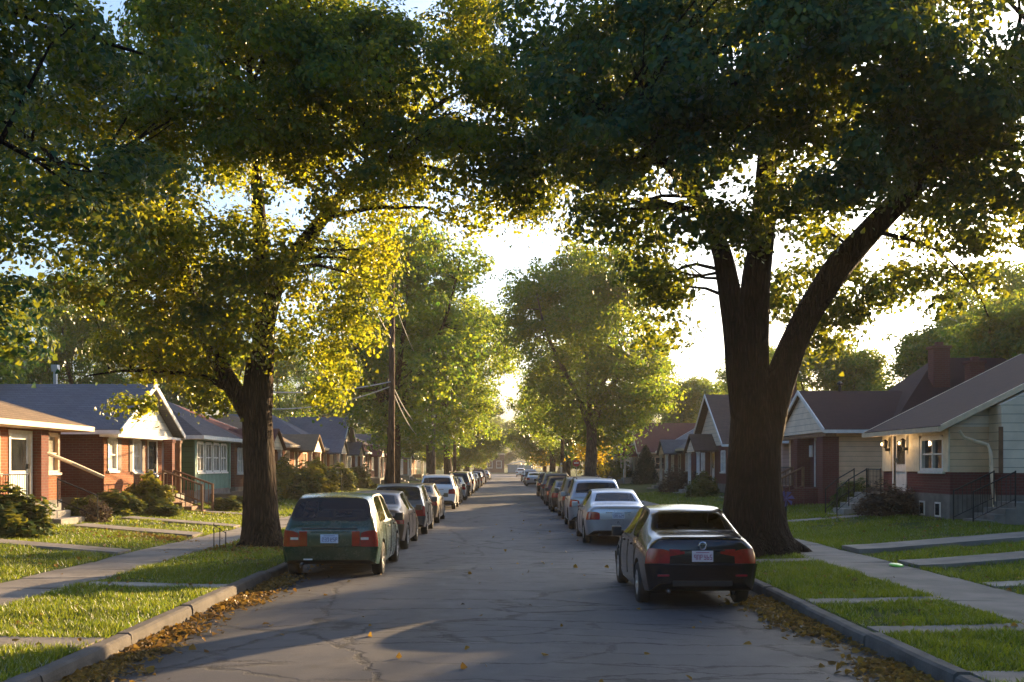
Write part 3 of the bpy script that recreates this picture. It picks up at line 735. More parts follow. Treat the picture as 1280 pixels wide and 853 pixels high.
for i, (k, x, y, s, lab) in enumerate([
    (KC, -24, 40, .85, 'dark tree behind the blue grey roof of the brick house'),
    (KB, -30, 52, .8, 'tree rising behind the green porch house'),
    (KA, -27, 66, .75, 'broad tree behind the red roof past the green house'),
    (KC, -25, 86, .9, 'tree behind the tan roofed house row on the left'),
    (KB, -24, 112, .95, 'tree behind the far blue roof on the left'),
    (KA, -23, 150, .95, 'large hazy tree behind the farthest left houses'),
    (KC, -40, 30, .9, 'tree far behind the tan roofed porch house'),
    (KC, 25, 58, .72, 'loose backlit tree behind the maroon roof and chimney'),
    (KC, 24.5, 48.5, .68, 'tree behind the right hand chimney at the picture edge'),
    (KC, 25, 39.5, .7, 'bushy shade tree added unseen behind the dark roof at the right edge'),  # unseen, put in with the trees just below to shade the road
    (KC, 24.5, 29.5, .68, 'unseen tree added beside the right hand house to shade the road'),
    (KC, 24, 20, .66, 'unseen tree added two doors nearer on the right for shade'),
    (KC, 12.5, 7.5, .85, 'unseen tree added for shade over the right pavement beside the viewpoint'),  # from here, trees added out of view to shade the road behind the camera
    (KC, 12.5, -3, .9, 'unseen tree added for shade behind the viewpoint on the right'),
    (KC, 12.5, -14, .95, 'farther unseen tree added for shade behind the viewpoint'),
    (KB, 40, 80, 1.1, 'tall tree well behind the right hand chimney'),
    (KC, 23.6, 74, .74, 'low golden tree between the big trunk and the maroon roof'),
    (KB, 23, 96, .8, 'tree behind the grey blue roof on the right'),
    (KC, 22, 122, .85, 'tree behind the red roof on the right'),
    (KA, 24, 160, .8, 'hazy tree behind the farthest right houses'),
    (KB, -12, 225, 1.0, 'hazy tree left of the road end'),
    (KA, 12, 232, .85, 'hazy tree right of the road end'),
    (KC, -3, 318, 1.2, 'tree standing behind the brick building at the road end'),
    (KB, 7, 322, 1.1, 'tree behind the teal shed at the road end'),
    (KA, -22, 300, 1.0, 'left tree of the hazy line closing the road'),
    (KA, 25, 300, 1.0, 'right tree of the hazy line closing the road'),
    (KC, 15, 330, 1.2, 'rounded hazy tree closing the road just right of centre'),
    (KC, -13, 335, 1.2, 'rounded hazy tree closing the road just left of centre'),
]):
    T(k, x, y, lab, s, None, GB)

# ------------------------------------------------------------------ shrubs
def shrub_mesh(seed, lm, n=2600, lsize=.085, shape='round', gaps=.25):
    rng = np.random.default_rng(seed)
    d = rng.normal(size=(n, 3)); d[:, 2] = np.abs(d[:, 2])*1.0; d /= np.linalg.norm(d, axis=1, keepdims=True)
    wob = 1+.2*np.sin(d[:, 0]*6+seed)*np.sin(d[:, 1]*5+seed*2)+.13*np.sin(d[:, 2]*9+d[:, 0]*4)
    r = rng.uniform(.35, 1, n)**.45*wob
    P = d*r[:, None]*np.array([.5, .5, 1.0])
    if shape == 'cone':
        z = rng.uniform(0, 1, n)**1.3; a = rng.uniform(0, 6.283, n); rr = (1-z)**.7*.5*(.85+.15*np.sin(a*5+z*14))*rng.uniform(.7, 1, n)
        P = np.stack([rr*np.cos(a), rr*np.sin(a), z], 1); d = np.stack([np.cos(a), np.sin(a), .4+0*a], 1)
    P[:, 2] = np.maximum(P[:, 2], .02)
    nn = d + rng.normal(size=(n, 3))*.5+np.array([0, 0, .3]); nn /= np.linalg.norm(nn, axis=1, keepdims=True)
    return np_mesh('foliage', leaf_units(P, nn, lsize*rng.uniform(.6, 1.4, n), rng), 6, LEAF_F, lm)
SH = [shrub_mesh(1, LEAF_BUSH, 3000, .09), shrub_mesh(2, LEAF_BUSH, 2400, .1), shrub_mesh(3, LEAF_BUSHY, 2600, .1), shrub_mesh(5, LEAF_DRY, 2600, .06), shrub_mesh(6, LEAF_EVER, 5200, .05, 'cone'), shrub_mesh(9, LEAF_YEL, 1500, .1)]
stemb = MB()
for k in range(6):
    a = k*1.05; stemb.tube([(0, 0, -.08), (.08*math.cos(a), .08*math.sin(a), .25), (.25*math.cos(a), .25*math.sin(a), .7)], [.02, .015, .006], 5)
STEM = stemb.mesh('stem', smooth=True); STEM.materials.append(BARK)
def shrub(k, x, y, wx, wy, h, label, group='shrubs in the front yards', name='shrub', z=None):
    e = empty(name, (x, y, (g1(x, y) if z is None else z)), label, 'shrub', group, (x+y) % 3)
    e.scale = (wx, wy, h)
    link('foliage', SH[k], e); link('stem', STEM, e)
shrub(0, -12.0, 25.0, 1.9, 2.2, 1.05, 'dark rounded shrub in the left yard at the picture edge')
shrub(3, -12.0, 30.4, .9, .9, .65, 'sparse rusty brown plant beside the tan house steps')
shrub(1, -13.1, 32.4, 1.3, 1.2, .6, 'low green shrub under the downspout of the tan house')
shrub(1, -12.9, 34.3, 1.9, 1.6, .7, 'low wide shrub in front of the dark brick side wall')
shrub(0, -11.8, 35.4, 1.5, 1.3, .5, 'green mound shrub right of the dark brick wall')
shrub(2, -12.35, 36.1, 1.6, 1.5, 1.25, 'tall bush in front of the brick porch')
shrub(1, -10.9, 40.6, 1.3, 1.2, .5, 'ground shrub at the foot of the wooden stair')
shrub(1, -11.0, 43.2, 1.5, 1.3, .5, 'leafy shrub before the green house steps')
shrub(0, -11.3, 48.6, 1.9, 1.6, 1.0, 'dark shrub left of the tall maple trunk')
shrub(2, -11.4, 54.0, 1.8, 1.8, 1.6, 'sunny yellow bush left of the tall maple trunk')
shrub(0, -10.3, 53.0, 1.7, 1.7, 1.3, 'round dark bush seen past the maple trunk')
shrub(2, -11.0, 58.0, 2.6, 2.4, 1.7, 'sunlit yellow green bush above the green wagon roof')
shrub(2, -11.2, 61.8, 2.6, 2.4, 1.9, 'tall sunlit bush at the white framed windows')
shrub(0, -12.2, 57.0, 2.2, 2.0, 1.9, 'dark bush behind the sunlit bushes')
shrub(0, -11.6, 72.0, 2.6, 2.4, 1.7, 'green bush at the blue roofed house')
shrub(1, -11.6, 82.0, 2.6, 2.4, 1.6, 'bush left of the utility pole by the red roof house')
shrub(1, 13.0, 38.9, 1.9, 1.5, 1.0, 'bright green grassy shrub by the cream side wall', z=.5)
shrub(1, 12.6, 37.6, 1.0, 1.0, .8, 'small shrub next to the white door steps')
shrub(3, 12.35, 33.7, 1.5, 2.0, 1.0, 'dry brown twiggy shrub under the iron porch rail')
shrub(0, 11.6, 61.0, 1.6, 1.5, 1.2, 'green shrub beside the brick steps on the right')
shrub(0, 11.0, 58.0, 1.8, 1.6, .9, 'low shrub right of the far brick steps')
shrub(3, 11.3, 68, 2.2, 2.6, 1.5, 'brown bush by the pale blue porch')
shrub(4, 12.6, 93.5, 3.0, 3.0, 3.5, 'dark conical evergreen in front of the blue grey house', 'shrubs in the front yards', 'conical_evergreen')
shrub(2, 10.6, 104, 4.6, 4.0, 2.6, 'round bright green bush beside the broad maple trunk')

# ------------------------------------------------------------------ houses
class House:
    def __init__(s, name, label, sd, xf, xb, y0, y1, floor, ze, group='bungalows along the street'):
        s.sd = sd; s.xf = xf*sd; s.xb = xb*sd; s.y0 = y0; s.y1 = y1; s.floor = floor; s.ze = ze
        s.zg = .5
        s.e = empty(name, (s.xf, (y0+y1)/2, s.zg), label, 'house', group)
        s.out = -sd     # outward x direction of the front
    # local point on a wall: axis 'f' (front, plane x) a = y ; axis 'n' (near side, plane y) a = x
    def P(s, ax, a, z, d=0, c=None):
        if ax == 'f': return ((s.xf if c is None else c)+s.out*d, a, z)
        if ax == 'n': return (a, (s.y0 if c is None else c)-d, z)
        if ax == 'o': return (a, (s.y1 if c is None else c)+d, z)
        if ax == 'b': return ((s.xb if c is None else c)-s.out*d, a, z)
    def bx(s, mb, ax, a0, a1, z0, z1, d0, d1, c=None):
        p = s.P(ax, a0, z0, d0, c); q = s.P(ax, a1, z1, d1, c)
        mb.box(p[0], q[0], p[1], q[1], min(p[2], q[2]), max(p[2], q[2]))
    def wall(s, ax, a0, a1, z0, z1, m, holes=(), c=None, name='wall'):
        mb = MB(); a0, a1 = min(a0, a1), max(a0, a1)
        H = [(max(a0, h[0]), min(a1, h[1]), max(z0, h[2]), min(z1, h[3])) for h in holes]
        H = [h for h in H if h[0] < h[1]-.01 and h[2] < h[3]-.01]
        As = sorted({a0, a1, *[h[0] for h in H], *[h[1] for h in H]}); Zs = sorted({z0, z1, *[h[2] for h in H], *[h[3] for h in H]})
        for i in range(len(As)-1):
            for j in range(len(Zs)-1):
                am = (As[i]+As[i+1])/2; zm = (Zs[j]+Zs[j+1])/2
                if any(h[0] < am < h[1] and h[2] < zm < h[3] for h in H): continue
                mb.add([s.P(ax, As[i], Zs[j], 0, c), s.P(ax, As[i+1], Zs[j], 0, c), s.P(ax, As[i+1], Zs[j+1], 0, c), s.P(ax, As[i], Zs[j+1], 0, c)], [(0, 1, 2, 3)])
        for h in H:
            q = [(h[0], h[2]), (h[1], h[2]), (h[1], h[3]), (h[0], h[3])]
            for k in range(4):
                u, v = q[k], q[(k+1) % 4]
                mb.add([s.P(ax, u[0], u[1], 0, c), s.P(ax, v[0], v[1], 0, c), s.P(ax, v[0], v[1], -.16, c), s.P(ax, u[0], u[1], -.16, c)], [(0, 1, 2, 3)])
        return mb.build(name, m, s.e)
    def window(s, ax, a0, a1, z0, z1, pane=None, frame=None, rails=1, mull=0, c=None, fw=.07, sill=True):
        frame = frame or WHITE; pane = pane or PANE; a0, a1 = min(a0, a1), max(a0, a1)
        f = MB(); B = lambda *q: s.bx(f, ax, *q, c)
        B(a0-.05, a0+fw, z0, z1, -.1, .035); B(a1-fw, a1+.05, z0, z1, -.1, .035)
        B(a0+fw, a1-fw, z1-fw, z1+.05, -.1, .033); B(a0+fw, a1-fw, z0, z0+fw, -.1, .033)
        for k in range(rails): zz = z0+(z1-z0)*(k+1)/(rails+1); B(a0+fw, a1-fw, zz-.025, zz+.025, -.1, .0)
        for k in range(mull): aa = a0+(a1-a0)*(k+1)/(mull+1); B(aa-.04, aa+.04, z0+fw, z1-fw, -.1, .012)
        w_ = f.build('window', frame, s.e)
        p = MB(); s.bx(p, ax, a0+.01, a1-.01, z0+.01, z1-.01, -.13, -.075, c); p.build('pane', pane, w_)
        if sill:
            q = MB(); s.bx(q, ax, a0-.1, a1+.1, z0-.08, z0-.003, -.05, .09, c); q.build('sill', frame, w_)
    def door(s, ax, a0, a1, z0, z1, m, frame=None, pane=True, c=None):
        a0, a1 = min(a0, a1), max(a0, a1)
        d = MB(); s.bx(d, ax, a0, a1, z0, z1, -.12, -.05, c)
        if not pane:
            for k in range(3): s.bx(d, ax, a0+.12, a1-.12, z0+.15+k*.6, z0+.6+k*.6, -.05, -.035, c)
        o = d.build('door', m, s.e)
        f = MB(); s.bx(f, ax, a0-.1, a0, z0, z1+.1, -.1, .03, c); s.bx(f, ax, a1, a1+.1, z0, z1+.1, -.1, .03, c); s.bx(f, ax, a0, a1, z1, z1+.1, -.1, .028, c)
        f.build('door_frame', frame or WHITE, o)
        h = MB(); s.bx(h, ax, a1-.12, a1-.07, z0+.95, z0+1.1, -.05, .01, c); h.build('handle', CHROME, o)
        if pane:
            p = MB(); s.bx(p, ax, a0+.14, a1-.14, z0+.9, z1-.16, -.05, -.04, c); p.build('pane', PANE, o)
        return o
    def slab(s, mb, pts, th=.12):
        mb.prism([(p[0], p[1], p[2]-th) for p in pts], (0, 0, th))
    def roof(s, kind, zr, m, ov=.45, hip_in=None, xr=None, trim=None, fo=None, no_front_trim=False):
        """gx ridge along x (gable to the street), gy ridge along y, hip"""
        trim = trim or WHITE; r = MB(); t = MB(); o = s.out
        fo = ov if fo is None else fo
        X0 = s.xf+o*fo; X1 = s.xb-o*ov; Y0 = s.y0-ov; Y1 = s.y1+ov; ze = s.ze
        if kind == 'gx':
            ym = (Y0+Y1)/2
            for ya in (Y0, Y1): s.slab(r, [(X0, ya, ze), (X1, ya, ze), (X1, ym, zr), (X0, ym, zr)])
            for ya in (Y0, Y1):   # rake boards and gutter
                t.prism([(X0, ya, ze-.16), (X0, ya, ze+.02), (X0, ym, zr+.02), (X0, ym, zr-.17)], (o*.045, 0, 0))
                yy = ya-.06 if ya == Y0 else ya+.06
                t.box(X0, X1, min(ya, yy), max(ya, yy), ze-.17, ze-.03)
        elif kind == 'gy':
            xm = xr*s.sd if xr else (X0+X1)/2
            for xa in (X0, X1): s.slab(r, [(xa, Y0, ze), (xa, Y1, ze), (xm, Y1, zr), (xm, Y0, zr)])
            for xa in (X0, X1):
                for ya, dy in ((Y0, -.045), (Y1, .045)):
                    t.prism([(xa, ya, ze-.16), (xa, ya, ze+.02), (xm, ya, zr+.02), (xm, ya, zr-.17)], (0, dy, 0))
            t.box(X0, X0+o*.08, Y0-.045, Y1+.045, ze-.18, ze-.03)
        elif kind == 'hip':
            hy = min((Y1-Y0)/2*.98, abs(X1-X0)/2*.98) if hip_in is None else hip_in
            if abs(X1-X0) > (Y1-Y0):
                ym = (Y0+Y1)/2; A = (X0-o*hy, ym, zr); B = (X1+o*hy, ym, zr)
                quads = [[(X0, Y0, ze), (X1, Y0, ze), B, A], [(X0, Y1, ze), (X1, Y1, ze), B, A], [(X0, Y0, ze), (X0, Y1, ze), A], [(X1, Y0, ze), (X1, Y1, ze), B]]
            else:
                xm = (X0+X1)/2; A = (xm, Y0+hy, zr); B = (xm, Y1-hy, zr)
                quads = [[(X0, Y0, ze), (X0, Y1, ze), B, A], [(X1, Y0, ze), (X1, Y1, ze), B, A], [(X0, Y0, ze), (X1, Y0, ze), A], [(X0, Y1, ze), (X1, Y1, ze), B]]
            for q in quads: s.slab(r, q, .1)
            t.box(X0, X0+o*.08, Y0-.08, Y1+.08, ze-.17, ze-.02); t.box(X0, X1, Y0-.08, Y0, ze-.17, ze-.02); t.box(X0, X1, Y1, Y1+.08, ze-.17, ze-.02)
        # soffit
        sf = MB(); sf.box(X0-o*.01, X1+o*.01, Y0+.01, Y1-.01, ze-.19, ze-.15) if kind == 'hip' else None
        s.ro = r.build('roof', m, s.e)
        t.build('gutter', trim, s.ro)
        if sf.v: sf.build('soffit', trim, s.ro)
        return s.ro
    def gable(s, ax, a0, a1, z0, zt, m, c=None, am=None):
        g = MB(); am = am if am is not None else (a0+a1)/2
        p = [s.P(ax, a0, z0, .0, c), s.P(ax, a1, z0, .0, c), s.P(ax, am, zt, .0, c)]
        q = s.P(ax, a0, z0, -.14, c); vec = (q[0]-p[0][0], q[1]-p[0][1], 0)
        g.prism(p, vec); return g.build('gable', m, s.e)
    def body(s, m, low=None, low_z=None, front=(), near=(), fnd=CONC_D):
        z0 = s.floor; hf = [h[:4] for h in front]; hn = [h[:4] for h in near]
        x0, x1 = min(s.xf, s.xb), max(s.xf, s.xb); top = s.ze-.02
        if low is not None:
            s.wall('f', s.y0, s.y1, z0, low_z, low, hf); s.wall('n', x0, x1, z0, low_z, low, hn)
            s.wall('f', s.y0, s.y1, low_z, top, m, hf, name='upper_wall'); s.wall('n', x0, x1, low_z, top, m, hn, name='upper_wall')
        else:
            s.wall('f', s.y0, s.y1, z0, top, m, hf); s.wall('n', x0, x1, z0, top, m, hn)
        s.wall('o', x0, x1, z0, top, m); s.wall('b', s.y0, s.y1, z0, top, m)
        f = MB(); f.box(s.xf+s.out*.03, s.xb-s.out*.03, s.y0-.03, s.y1+.03, -.2, z0)
        s.fn = f.build('foundation', fnd, s.e)
    def chimney(s, x, y, z0, z1, m, wx=.55, wy=.55):
        c = MB(); x *= s.sd
        c.box(x-wx/2, x+wx/2, y-wy/2, y+wy/2, z0, z1); c.box(x-wx/2-.06, x+wx/2+.06, y-wy/2-.06, y+wy/2+.06, z1, z1+.12); c.box(x-.14, x+.14, y-.14, y+.14, z1+.12, z1+.3)
        c.build('chimney', m, s.ro, bevel=.012)
    def steps(s, xa, xb, y0, y1, ztop, n, m=None, zb=None):
        """stair running towards the street from |x|=xa down to |x|=xb"""
        b = MB(); xa *= s.sd; xb *= s.sd; zb = s.zg-.1 if zb is None else zb
        for k in range(n):
            u0 = xa+(xb-xa)*k/n; u1 = xa+(xb-xa)*(k+1)/n; zt = ztop-(ztop-zb)*(k+1)/(n+.4)
            b.box(u0, u1, y0, y1, zb-.25, zt)
        return b.build('steps', m or CONC, s.e, bevel=.015)
    def porch(s, xa, xb, y0, y1, z, m=None):
        b = MB(); b.box(xa*s.sd, xb*s.sd, y0, y1, -.1, z); return b.build('porch', m or CONC, s.e, bevel=.02)
    def rail(s, pts, h=.85, m=None, bal=.13, r=.014, post=.022, name='railing'):
        """balustrade along a polyline of foot points"""
        b = MB(); m = m or DARKMETAL
        for a, c in zip(pts[:-1], pts[1:]):
            A = Vector(a); Cc = Vector(c); n = max(1, int((Cc-A).length/bal)); up = Vector((0, 0, h))
            b.tube([A+up, Cc+up], r*1.5, 6); b.tube([A+Vector((0, 0, .1)), Cc+Vector((0, 0, .1))], r, 5)
            for k in range(1, n):
                p = A.lerp(Cc, k/n); b.tube([p+Vector((0, 0, .1)), p+up], r*.6, 4)
        for p in pts: b.tube([Vector(p)-Vector((0, 0, .1)), Vector(p)+Vector((0, 0, h+.03))], post, 6)
        return b.build(name, m, s.e)
    def spout(s, pts, m=None, r=.045):
        b = MB(); b.tube([(p[0]*s.sd, p[1], p[2]) for p in pts], r, 6); return b.build('downspout', m or CREAM, s.e)
    def post(s, x, y, z0, z1, m, w_=.16):
        b = MB(); x *= s.sd; b.box(x-w_/2, x+w_/2, y-w_/2, y+w_/2, z0, z1); b.box(x-w_/2-.03, x+w_/2+.03, y-w_/2-.03, y+w_/2+.03, z1-.12, z1); return b.build('porch_post', m, s.e)

# L1 tan hip-roof brick house at the left edge
h = House('brick_house', 'tan roofed brick house with white storm door at the left edge', -1, 14.2, 26, 23.5, 33.2, 1.05, 3.4)
fr = [(29.7, 31.15, 1.07, 3.15), (27.6, 29.1, 1.9, 3.1), (32.1, 33.0, 1.9, 3.1)]
h.body(BRICK_A, front=fr)
h.window('f', 27.6, 29.1, 1.9, 3.1, PANEB, CREAM); h.window('f', 32.1, 33.0, 1.9, 3.1, PANEB, CREAM)
h.door('f', 29.8, 31.05, 1.07, 3.05, WHITE)
h.roof('hip', 5.35, ROOF_TAN, .7, trim=CREAM)
h.porch(14.2, 12.9, 24.5, 30.2, 1.03); h.steps(12.9, 11.7, 28.3, 29.9, 1.03, 3)
h.rail([(-12.95, 24.6, 1.03), (-12.95, 26.4, 1.03), (-12.95, 28.25, 1.03)], .85)
h.rail([(-12.9, 29.95, 1.03), (-11.75, 29.95, .55)], .7, bal=.5)
h.spout([(14.05, 31.5, 3.2), (14.05, 31.55, 2.55), (13.6, 32.6, 2.2), (12.95, 33.5, 1.75)], CREAM, .06)
b = MB(); b.box(-14.2, -13.95, 31.25, 31.75, .5, 3.25); b.build('brick_pier', BRICK_B, h.e)
# a little wall lantern
b = MB(); b.box(-14.17, -14.05, 31.9, 32.05, 2.9, 3.1); b.build('wall_lantern', DARKMETAL, h.e, bevel=.02)

# L2 brick house with white gable
h = House('brick_house', 'red brick house with white street gable and blue grey roof', -1, 13.75, 26, 35.6, 41.6, 1.05, 3.35)
fr = [(35.95, 36.75, 1.95, 3.05), (38.3, 39.15, 1.9, 3.05), (40.0, 40.9, 1.08, 3.05)]
h.body(BRICK_A, front=fr)
b = MB(); b.box(-16.5, -13.79, 35.585, 35.597, 1.05, 3.2); b.build('side_shade_sheet', BRICK_B, h.e)  # darker brick sheet that puts the side wall's shade into its colour
h.window('f', 35.95, 36.75, 1.95, 3.05, PANEW); h.window('f', 38.3, 39.15, 1.9, 3.05, PANEW); h.door('f', 40.0, 40.9, 1.08, 3.05, BLACKPL)
for a in (36.85, 37.95, 39.25):
    b = MB(); h.bx(b, 'f', a, a+.28, 1.9, 3.05, .004, .04); b.build('shutter', mat('dark brown paint', (.06, .035, .025), .6), h.e)
h.roof('gx', 5.15, ROOF_BLUE, .5, fo=.75)
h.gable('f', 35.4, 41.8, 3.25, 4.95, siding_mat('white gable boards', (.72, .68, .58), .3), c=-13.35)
b = MB(); b.box(-13.75, -13.1, 35.2, 42.0, 3.1, 3.24); b.build('porch_beam', WHITE, h.e)
h.porch(13.75, 12.7, 35.6, 41.2, 1.03)
h.post(12.9, 39.9, 1.03, 3.12, BRICK_B, .32); h.post(12.9, 41.0, 1.03, 3.12, WOOD, .18)
h.rail([(-12.75, 35.7, 1.03), (-12.75, 37.3, 1.03), (-12.75, 39.2, 1.03)], .8)
h.steps(12.7, 11.3, 38.6, 39.9, 1.03, 4, WOOD)
for yy in (38.55, 39.95): h.rail([(-12.7, yy, 1.03), (-11.25, yy, .5)], .9, WOOD, .16, .028, .05)
b = MB(); b.lathe([(0, .001), (.0, .2), (.12, .27), (.22, .27), (.34, .16), (.38, .001)], (-12.95, 38.0, 1.55), 'z', 14)
gr = empty('kettle_grill', (-12.95, 38.0, 1.03), 'dark blue kettle grill on the brick porch behind the rail', 'grill')
b.build('kettle', mat('navy enamel', (.02, .03, .07), .25, .1), gr, smooth=True)
for k in range(3):
    a = k*2.1; b = MB(); b.tube([(-12.95+.12*math.cos(a), 38+.12*math.sin(a), 1.6), (-12.95+.26*math.cos(a), 38+.26*math.sin(a), 1.03)], .014, 5); b.build('leg', DARKMETAL, gr)

# L3 green house with white porch windows
h = House('green_house', 'green shingled house with white enclosed porch windows', -1, 13.0, 24, 43.4, 48.9, 1.1, 3.4)
fr = [(43.75+k*1.22, 43.75+k*1.22+.95, 1.85, 3.1) for k in range(4)]
h.body(SID_GREEN, front=fr, near=[(-14.75, -14.0, 1.12, 3.0)])
for f in fr: h.window('f', *f, PANE if f[0] < 47 else PANEB, WHITE, 1, 1)
h.door('n', -14.75, -14.0, 1.12, 3.0, WHITE, pane=False)
b = MB()
for k in range(24): h.bx(b, 'f', 43.7+k*.215, 43.7+k*.215+.17, 1.1, 1.75, .004, .03)
b.build('porch_panel', TEAL, h.e)
for a in (43.36, 48.75): b = MB(); h.bx(b, 'f', a, a+.2, 1.05, 3.25, .003, .06); b.build('corner_post', TEAL, h.e)
h.roof('hip', 5.35, ROOF_GREY, .5)
h.porch(13.0, 12.0, 45.6, 47.4, .9, CONC_D); h.steps(12.0, 10.9, 45.7, 47.2, .95, 4, CONC_D)
for yy in (45.6, 47.3): b = MB(); b.box(-12.0, -11.0, yy-.12, yy+.12, .3, 1.0); b.build('stair_wall', CONC_D, h.e, bevel=.02)
h.chimney(20, 46.2, 4.8, 6.3, WHITE, .14, .14)

def bungalow(label, sd, y0, y1, xf, wallm, roofm, rk, zr, trim=None, low=None, chim=None, depth=11, wins=2, ze=3.4, gm=None, panes=None, porch=True, name='bungalow'):
    h = House(name, label, sd, xf, xf+depth, y0, y1, 1.05, ze)
    W = y1-y0; fr = []; rnd = random.Random(int(y0*7))
    n = wins; seg = W/(n+1)
    for k in range(n+1):
        c = y0+seg*(k+.5)
        if k == n//2: fr.append((c-.47, c+.47, 1.07, 3.05, 'd'))
        else: fr.append((c-.6, c+.6, 1.75, 3.0, 'w'))
    sx = sorted((sd*(xf+1.2), sd*(xf+2.3)))
    h.body(wallm, low, 1.7 if low else None, front=fr, near=[(sx[0], sx[1], 1.8, 2.95)])
    for f in fr:
        if f[4] == 'd': h.door('f', *f[:4], WHITE if rnd.random() < .6 else WOOD)
        else: h.window('f', *f[:4], rnd.choice(panes or [PANE, PANEB, PANEW]), trim, 1, 1)
    h.window('n', sx[0], sx[1], 1.8, 2.95, PANE, trim)
    h.roof(rk, zr, roofm, .5, trim=trim)
    if rk == 'gx': h.gable('f', y0-.1, y1+.1, ze-.05, zr-.17, gm or SID_WHITE, c=h.xf+h.out*.06)
    if rk == 'gy':
        for ax in ('n', 'o'): h.gable(ax, h.xf, h.xb, ze-.05, zr-.17, gm or wallm)
    c = (y0+y1)/2 if n % 2 == 0 else y0+seg*(n//2+.5)
    if porch:
        h.porch(xf, xf-1.3, c-1.6, c+1.6, 1.0); h.steps(xf-1.3, xf-2.4, c-.7, c+.7, 1.0, 3)
        h.rail([(sd*(xf-1.25), c-1.55, 1.0), (sd*(xf-1.25), c-.75, 1.0)], .8, WHITE if rnd.random() < .5 else DARKMETAL)
        # small porch roof with its own gable
        r = MB(); o = h.out; X0 = h.xf+o*1.5
        for ya in (c-1.9, c+1.9): h.slab(r, [(X0, ya, ze-.32), (h.xf-o*1.2, ya, ze-.32), (h.xf-o*1.2, c, ze+.72), (X0, c, ze+.72)], .1)
        pr = r.build('porch_roof', roofm, h.e)
        h.gable('f', c-1.75, c+1.75, ze-.4, ze+.56, gm or SID_WHITE, c=h.xf+o*1.35)
        for yy in (c-1.5, c+1.5): h.post(xf-1.2, yy, 1.0, ze-.38, trim or WHITE, .17)
    if chim: h.chimney(*chim)
    return h
bungalow('house with red brown roof partly behind the tall maple trunk', -1, 52.2, 59, 13.6, BRICK_B, ROOF_RED, 'gy', 5.7, chim=(19, 55.5, 5, 6.6, BRICK_C), depth=11)
bungalow('brick house with white framed windows and tan roof above the bushes', -1, 61.5, 69.5, 13.2, BRICK_A, ROOF_TAN, 'hip', 5.3, CREAM, panes=[PANEW, PANEB])
bungalow('brick house with bright blue grey roof and small gable', -1, 72, 80, 13.2, BRICK_A, ROOF_BLUE, 'hip', 5.9, CREAM, chim=(18, 76, 5, 6.7, BRICK_C))
bungalow('beige house with pale blue roof left of the utility pole', -1, 82.5, 90.5, 13.4, SID_BEIGE, ROOF_BLUE, 'gx', 6.2)
bungalow('house with red roof and brick chimney left of the utility pole', -1, 94, 103, 13.0, BRICK_B, ROOF_RED, 'hip', 6.6, chim=(17, 96, 5, 8.0, BRICK_C))
bungalow('brick house with tan porch gable right of the utility pole', -1, 107, 116, 12.8, BRICK_B, ROOF_BROWN, 'gy', 6.0)
bungalow('pale house in the haze past the tan porch gable', -1, 121, 130, 12.8, SID_WHITE, ROOF_GREY, 'gx', 6.0)
bungalow('last hazy house on the left side', -1, 140, 149, 12.8, BRICK_A, ROOF_GREY, 'gy', 6.0)

# R1 dark-roofed house with brick and cream siding at the right edge
h = House('siding_house', 'dark roofed house with lit porch lantern and cream siding over brick', 1, 13.3, 24, 31.1, 36.6, 1.25, 3.3)
fr = [(31.55, 33.25, 1.95, 3.0), (34.55, 35.6, 1.27, 3.12), (31.7, 32.1, .55, 1.0), (32.9, 33.3, .55, 1.0)]
h.body(SID_CREAM, BRICK_C, 1.92, front=fr, near=[])
b = MB(); h.bx(b, 'f', 31.1, 36.6, 1.925, 3.25, .003, .05)
# white boards round the openings of the enclosed porch
b = MB(); h.bx(b, 'f', 31.12, 31.5, 1.93, 3.25, .004, .05); h.bx(b, 'f', 33.32, 34.42, 1.93, 3.25, .004, .05); h.bx(b, 'f', 35.75, 36.58, 1.93, 3.25, .004, .05); h.bx(b, 'f', 31.5, 33.32, 3.06, 3.25, .004, .05); h.bx(b, 'f', 34.42, 35.75, 3.23, 3.27, .004, .05)
b.build('porch_boards', mat('white yellowed paint', (.7, .63, .47), .5, .12, 5, .1), h.e)
h.window('f', 31.55, 33.25, 1.95, 3.0, PANE, WHITE, 1, 1, fw=.09)
h.door('f', 34.55, 35.6, 1.27, 3.12, WHITE)
for a in (31.7, 32.9): 
    b = MB(); h.bx(b, 'f', a, a+.4, .55, 1.0, .032, .06); o = b.build('basement_window', WHITE, h.e)
    b = MB(); h.bx(b, 'f', a+.05, a+.35, .6, .95, .0605, .066); b.build('pane', PANE, o)
h.roof('gy', 6.1, ROOF_MAROON, .5, xr=18.4, trim=CREAM)
h.gable('n', 13.3, 23.6, 3.28, 5.9, SID_WHITE, am=18.4)
b = MB(); b.box(14.45, 23.6, 30.3, 31.097, 1.25, 1.9); b.build('side_brick', BRICK_C, h.e)
b = MB(); b.box(14.45, 23.6, 30.3, 31.097, 1.902, 3.25); b.prism([(14.45, 30.3, 3.25), (23.0, 30.3, 3.25), (18.4, 30.3, 5.8), (14.45, 30.3, 3.9)], (0, .79, 0)); b.build('side_wing', SID_WHITE, h.e)
b = MB(); b.box(14.4, 23.7, 30.25, 31.05, -.2, 1.247); b.build('wing_foundation', CONC_D, h.e)
b = MB(); b.box(14.36, 14.47, 30.24, 30.297, 1.9, 3.25); b.build('corner_board', WOOD, h.e)
h.spout([(13.45, 30.85, 3.15), (13.6, 30.85, 2.95), (14.15, 30.5, 2.72), (14.15, 30.35, 2.5), (14.2, 30.2, .75), (14.1, 29.95, .6)], CREAM, .055)
h.porch(13.3, 12.2, 33.9, 36.4, 1.2, CONC)
h.steps(12.2, 11.2, 35.2, 36.4, 1.2, 4, CONC)
h.rail([(12.25, 33.95, 1.2), (12.25, 35.15, 1.2)], .8)
